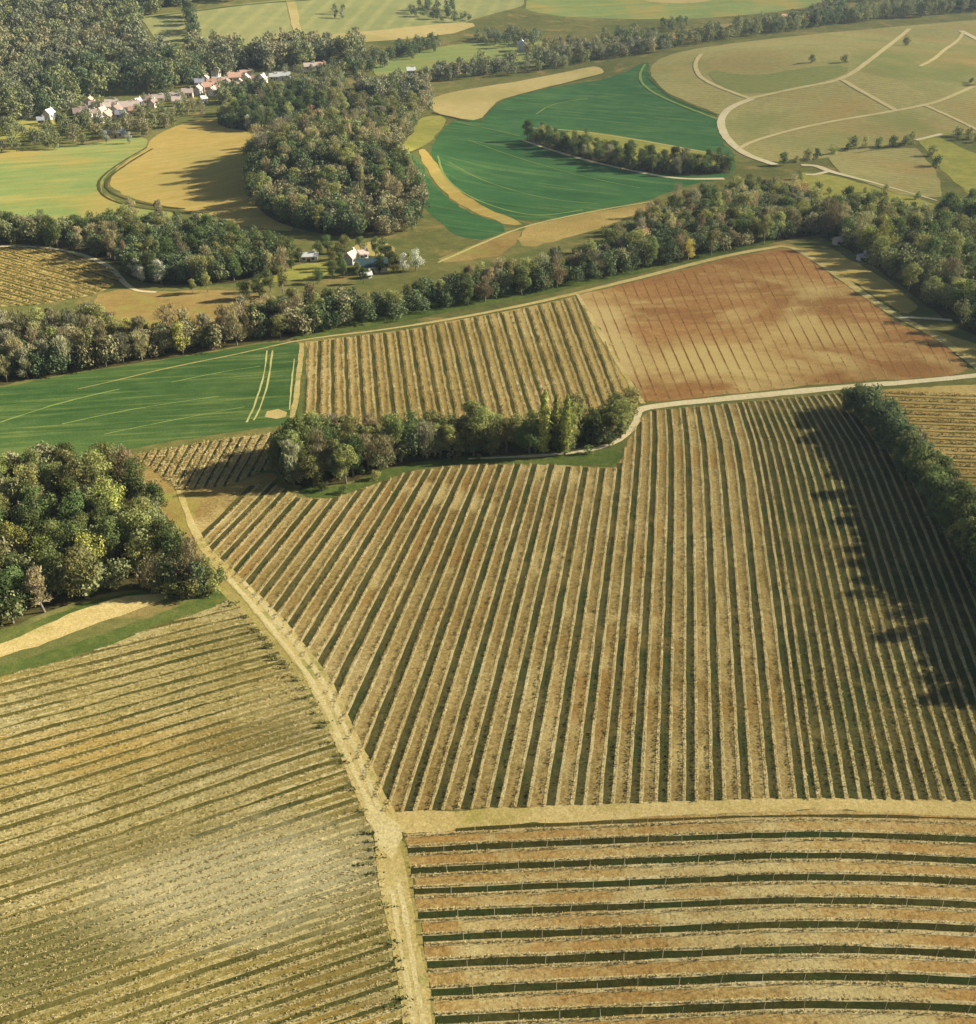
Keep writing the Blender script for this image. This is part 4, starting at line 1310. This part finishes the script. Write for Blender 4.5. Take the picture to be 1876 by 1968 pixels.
VILLAGE = [
    (35, 226, 5, 3.6, 2.6, 10, 'cream', 'rose', 'cream house with faded roof, leftmost of the village'),
    (54, 228, 3.2, 3, 2.6, 80, 'white', 'white', 'small bright white house beside the leftmost cream house'),
    (97, 229, 4.2, 3.6, 3, 70, 'white', 'white', 'bright white house alone among trees near the pasture'),
    (80, 238, 3, 2.6, 2, 20, 'beige', 'slate', 'low beige shed in front of the lone white house'),
    (176, 212, 4, 4.4, 4.2, 92, 'pink', 'tile', 'tall pink gabled house in the lower hamlet'),
    (162, 220, 4, 3.4, 2.4, 15, 'beige', 'brown', 'beige house with brown roof left of the pink gable'),
    (177, 227, 5.5, 3.6, 2.6, 8, 'cream', 'rose', 'wide cream house below the pink gable'),
    (198, 222, 3.6, 3, 2.5, 60, 'cream', 'rose', 'cream cottage right of the pink gable'),
    (193, 236, 3, 2.6, 2.2, 60, 'white', 'white', 'small white cottage at the lowest point of the hamlet'),
    (217, 210, 6, 4, 2.8, 12, 'cream', 'rose', 'long beige house at the upper edge of the hamlet'),
    (247, 215, 7.5, 4.6, 2.8, 14, 'beige', 'rose', 'large barn with pale rose roof at the hamlet end'),
    (234, 228, 4.4, 3.4, 2.4, 5, 'white', 'slate', 'grey-roofed house below the rose-roofed barn'),
    (267, 203, 2.8, 2.6, 2.4, 40, 'white', 'white', 'tiny white house right of the rose-roofed barn'),
    (224, 264, 8, 3, 2.2, 6, 'beige', 'slate', 'long grey-roofed shed above the pasture'),
    (305, 196, 6, 3, 2.2, 8, 'cream', 'rose', 'cream long house between hamlet and village'),
    (324, 194, 7.5, 3, 2.2, 6, 'cream', 'white', 'long pale building at the village entrance'),
    (350, 199, 5, 3.2, 2.2, 10, 'beige', 'brown', 'brown-roofed house below the long pale building'),
    (376, 158, 3.4, 3, 2.6, 70, 'white', 'slate', 'white house with slate roof at the upper left of the village'),
    (385, 167, 4.6, 3.6, 2.6, 10, 'beige', 'slate', 'dark slate-roofed house in the village'),
    (382, 181, 3.6, 3.2, 2.8, 80, 'white', 'rose', 'white gabled house at the lower left of the village'),
    (393, 198, 3, 2.6, 2.4, 30, 'white', 'white', 'white cottage below the village'),
    (402, 175, 6, 4, 2.6, 16, 'beige', 'tile', 'house with wide terracotta roof near the village front'),
    (416, 150, 4.2, 4, 3.8, 85, 'cream', 'rose', 'tall cream house standing highest in the village'),
    (415, 162, 3.2, 3, 2.4, 20, 'white', 'slate', 'small white house under the tall cream house'),
    (432, 175, 6.5, 3.6, 2.8, 12, 'white', 'rose', 'long white house on the village front'),
    (428, 164, 4.4, 3.4, 2.6, 18, 'beige', 'rose', 'rose-roofed house in the middle of the village'),
    (452, 158, 6.5, 4.6, 3, 14, 'pink', 'tile', 'large terracotta-roofed house in the village core'),
    (457, 174, 6, 3.6, 2.8, 10, 'white', 'rose', 'white house with rose roof on the right of the village front'),
    (474, 163, 4.6, 4.6, 3.4, 95, 'pink', 'rose', 'pink gabled house at the right of the village'),
    (474, 151, 6, 4, 2.6, 12, 'cream', 'tile', 'terracotta-roofed house at the upper right of the village'),
    (485, 182, 4.4, 3, 2.4, 8, 'white', 'white', 'white cottage at the lower right of the village'),
    (506, 160, 4, 3.6, 3, 75, 'cream', 'white', 'cream house right of the village core'),
    (528, 155, 5, 3, 2.4, 8, 'white', 'white', 'white shed, left of the long white hall'),
    (544, 154, 8, 3.4, 2.6, 6, 'white', 'white', 'long bright white hall right of the village'),
    (597, 135, 7, 3.4, 2.4, 14, 'cream', 'rose', 'pale house alone beyond the white hall'),
    (618, 132, 5, 3, 2.2, 14, 'beige', 'tile', 'terracotta-roofed barn beyond the white hall'),
    (790, 143, 4.6, 3.2, 2.4, 12, 'white', 'white', 'white farmhouse above the stubble field'),
    (820, 149, 4.6, 3.4, 2.2, 20, 'pink', 'rose', 'pinkish barn above the stubble field'),
    (844, 142, 3.2, 2.8, 2.2, 60, 'white', 'slate', 'small grey-roofed house right of the pinkish barn'),
    (1003, 98, 5.5, 5, 4, 94, 'white', 'white', 'white gabled barn alone in the far meadows'),
    (1126, 94, 6, 3, 2.2, 8, 'white', 'white', 'low pale shed beyond the valley trees'),
    (1510, 40, 7, 4, 2.4, 10, 'pink', 'tile', 'reddish barn far off below the wooded ridge'),
]
for q in VILLAGE:
    q = list(q)
    q[2], q[3], q[4] = q[2] * .74, q[3] * .74, q[4] * .74
    house(*q)
for area, spots in (('upper village', [(389, 176), (396, 160), (408, 166), (420, 168), (424, 180), (437, 168), (440, 156), (446, 178), (462, 166), (467, 180), (482, 170), (494, 172), (494, 160), (410, 184)]),
                    ('lower hamlet', [(152, 226), (168, 232), (186, 214), (205, 214), (208, 230), (226, 220), (258, 208), (260, 222)]),
                    ('lane between hamlet and village', [(284, 200), (296, 206), (338, 194), (362, 188), (342, 204)])):
    for k, (u, v) in enumerate(sorted(spots)):
        house(u, v, random.uniform(3, 4.6), random.uniform(2.2, 3), random.uniform(1.6, 2.2), random.choice([8, 14, 20, 80, 95]), random.choice(['cream', 'beige', 'beige', 'pink']),
              random.choice(['tile', 'rose', 'rose', 'brown']), 'small tiled house in the %s, %s from its left end' % (area, ordinal(k + 1)))
house(676, 506, 2.4, 2.2, 1.6, 62, 'white', 'rose', 'white gabled farmhouse in the valley clearing')
house(697, 497, 1.9, 1.7, 1.2, 30, 'cream', 'rose', 'small white annex beside the farmhouse')
house(716, 520, 6.0, 3.4, 1.5, 6, 'beige', 'green', 'dark green-roofed barn behind the farm trees', 'barn', 'barn', .3)
house(594, 501, 3.6, 1.7, 1.2, 6, 'cream', 'white', 'low pale shed on the paddock edge', 'shed', 'shed', .3)
house(704, 534, 2.0, 1.3, .8, 20, 'cream', 'white', 'small pale shed below the green-roofed barn', 'shed', 'shed', .3)
house(1835, 442, 3.2, 2.8, 2.2, 70, 'white', 'white', 'bright white house among dark trees on the right')
house(1612, 470, 2.4, 1.7, 1.1, 20, 'beige', 'rose', 'small stone hut at the top of the chalk track', 'hut', 'hut', .35)
house(1655, 500, 1.6, 1.3, .9, 20, 'white', 'slate', 'small grey hut half hidden by trees', 'hut', 'hut', .35)
house(2, 985, 2.2, 1.6, 1.3, 15, 'white', 'white', 'small white hut at the edge of the tree clump', 'hut', 'hut', .3)


def straw_heap(u, v, s, label):
    """loose heap of pale prunings"""
    p = bp([[u, v]])[0]
    n = 160
    a = rng.uniform(0, 6.28, n)
    r = np.sqrt(rng.uniform(0, 1, n))
    c = np.stack([np.cos(a) * r * s, np.sin(a) * r * s * .7, (1 - r ** 2) * s * .5 * rng.uniform(.6, 1, n)], 1)
    vv, f = leaves_np(c, rng.normal(size=(n, 3)) + np.array([0, 0, 1.0]), .16, .1)
    o = link('brushwood_heap', mesh_np('brushwood_heap', vv, f, M['stake']))
    o.location = tuple(p)
    tag(o, label, 'heap', 'heaps on the grove verge')


straw_heap(690, 888, .55, 'pale brushwood heap on the grove verge, the left one')
straw_heap(716, 893, .42, 'pale brushwood heap on the grove verge, the right one')

# ------------------------------------------------------------------ air, light, camera
lowest = float(V[:, 2].min()) - 1.0
bx = box_vf(-1600, 1600, -200, 2700, lowest, 63.0)
mh = bpy.data.materials.new('haze')
mh.use_nodes = True
mh.node_tree.nodes.clear()
out = mh.node_tree.nodes.new('ShaderNodeOutputMaterial')
pv = mh.node_tree.nodes.new('ShaderNodeVolumePrincipled')
pv.inputs['Color'].default_value = (.74, .88, 1.0, 1)
pv.inputs['Density'].default_value = 0.00008
pv.inputs['Density Attribute'].default_value = ''
pv.inputs['Anisotropy'].default_value = 0.2
mh.node_tree.links.new(pv.outputs[0], out.inputs['Volume'])
hz = part('haze', bx, mh, None)
tag(hz, 'thin blue haze over the valley', None, None, 'stuff')

EL = math.radians(24)
sd = np.array([1.0, 0.2])
sd /= np.linalg.norm(sd)
to_sun = Vector((sd[0] * math.cos(EL), sd[1] * math.cos(EL), math.sin(EL)))
sun = bpy.data.lights.new('sun', 'SUN')
sun.energy = 5.0
sun.angle = math.radians(.5)
sun.color = (1.0, .965, .90)
so = bpy.data.objects.new('sun', sun)
COL.objects.link(so)
so.rotation_euler = to_sun.to_track_quat('Z', 'Y').to_euler()

wd = bpy.data.worlds.new('World')
sc.world = wd
wd.use_nodes = True
nt = wd.node_tree
bg = nt.nodes['Background']
sky = nt.nodes.new('ShaderNodeTexSky')
sky.sky_type = 'NISHITA'
sky.sun_disc = False
sky.sun_elevation = EL
sky.sun_rotation = math.atan2(to_sun.x, to_sun.y)
nt.links.new(sky.outputs[0], bg.inputs[0])
bg.inputs[1].default_value = 0.05

cd = bpy.data.cameras.new('camera')
cd.sensor_fit = 'VERTICAL'
cd.sensor_height = 24
cd.lens = 24 * F / 1968
cd.clip_end = 6000
co = bpy.data.objects.new('camera', cd)
COL.objects.link(co)
co.location = tuple(CAM)
co.rotation_euler = (math.pi / 2 - PITCH, 0, 0)
sc.camera = co

sc.view_settings.view_transform = 'Standard'
sc.view_settings.look = 'None'
sc.view_settings.exposure = 1.5
sc.view_settings.gamma = 1
sc.cycles.volume_bounces = 0
sc.cycles.max_bounces = 6
sc.cycles.diffuse_bounces = 3
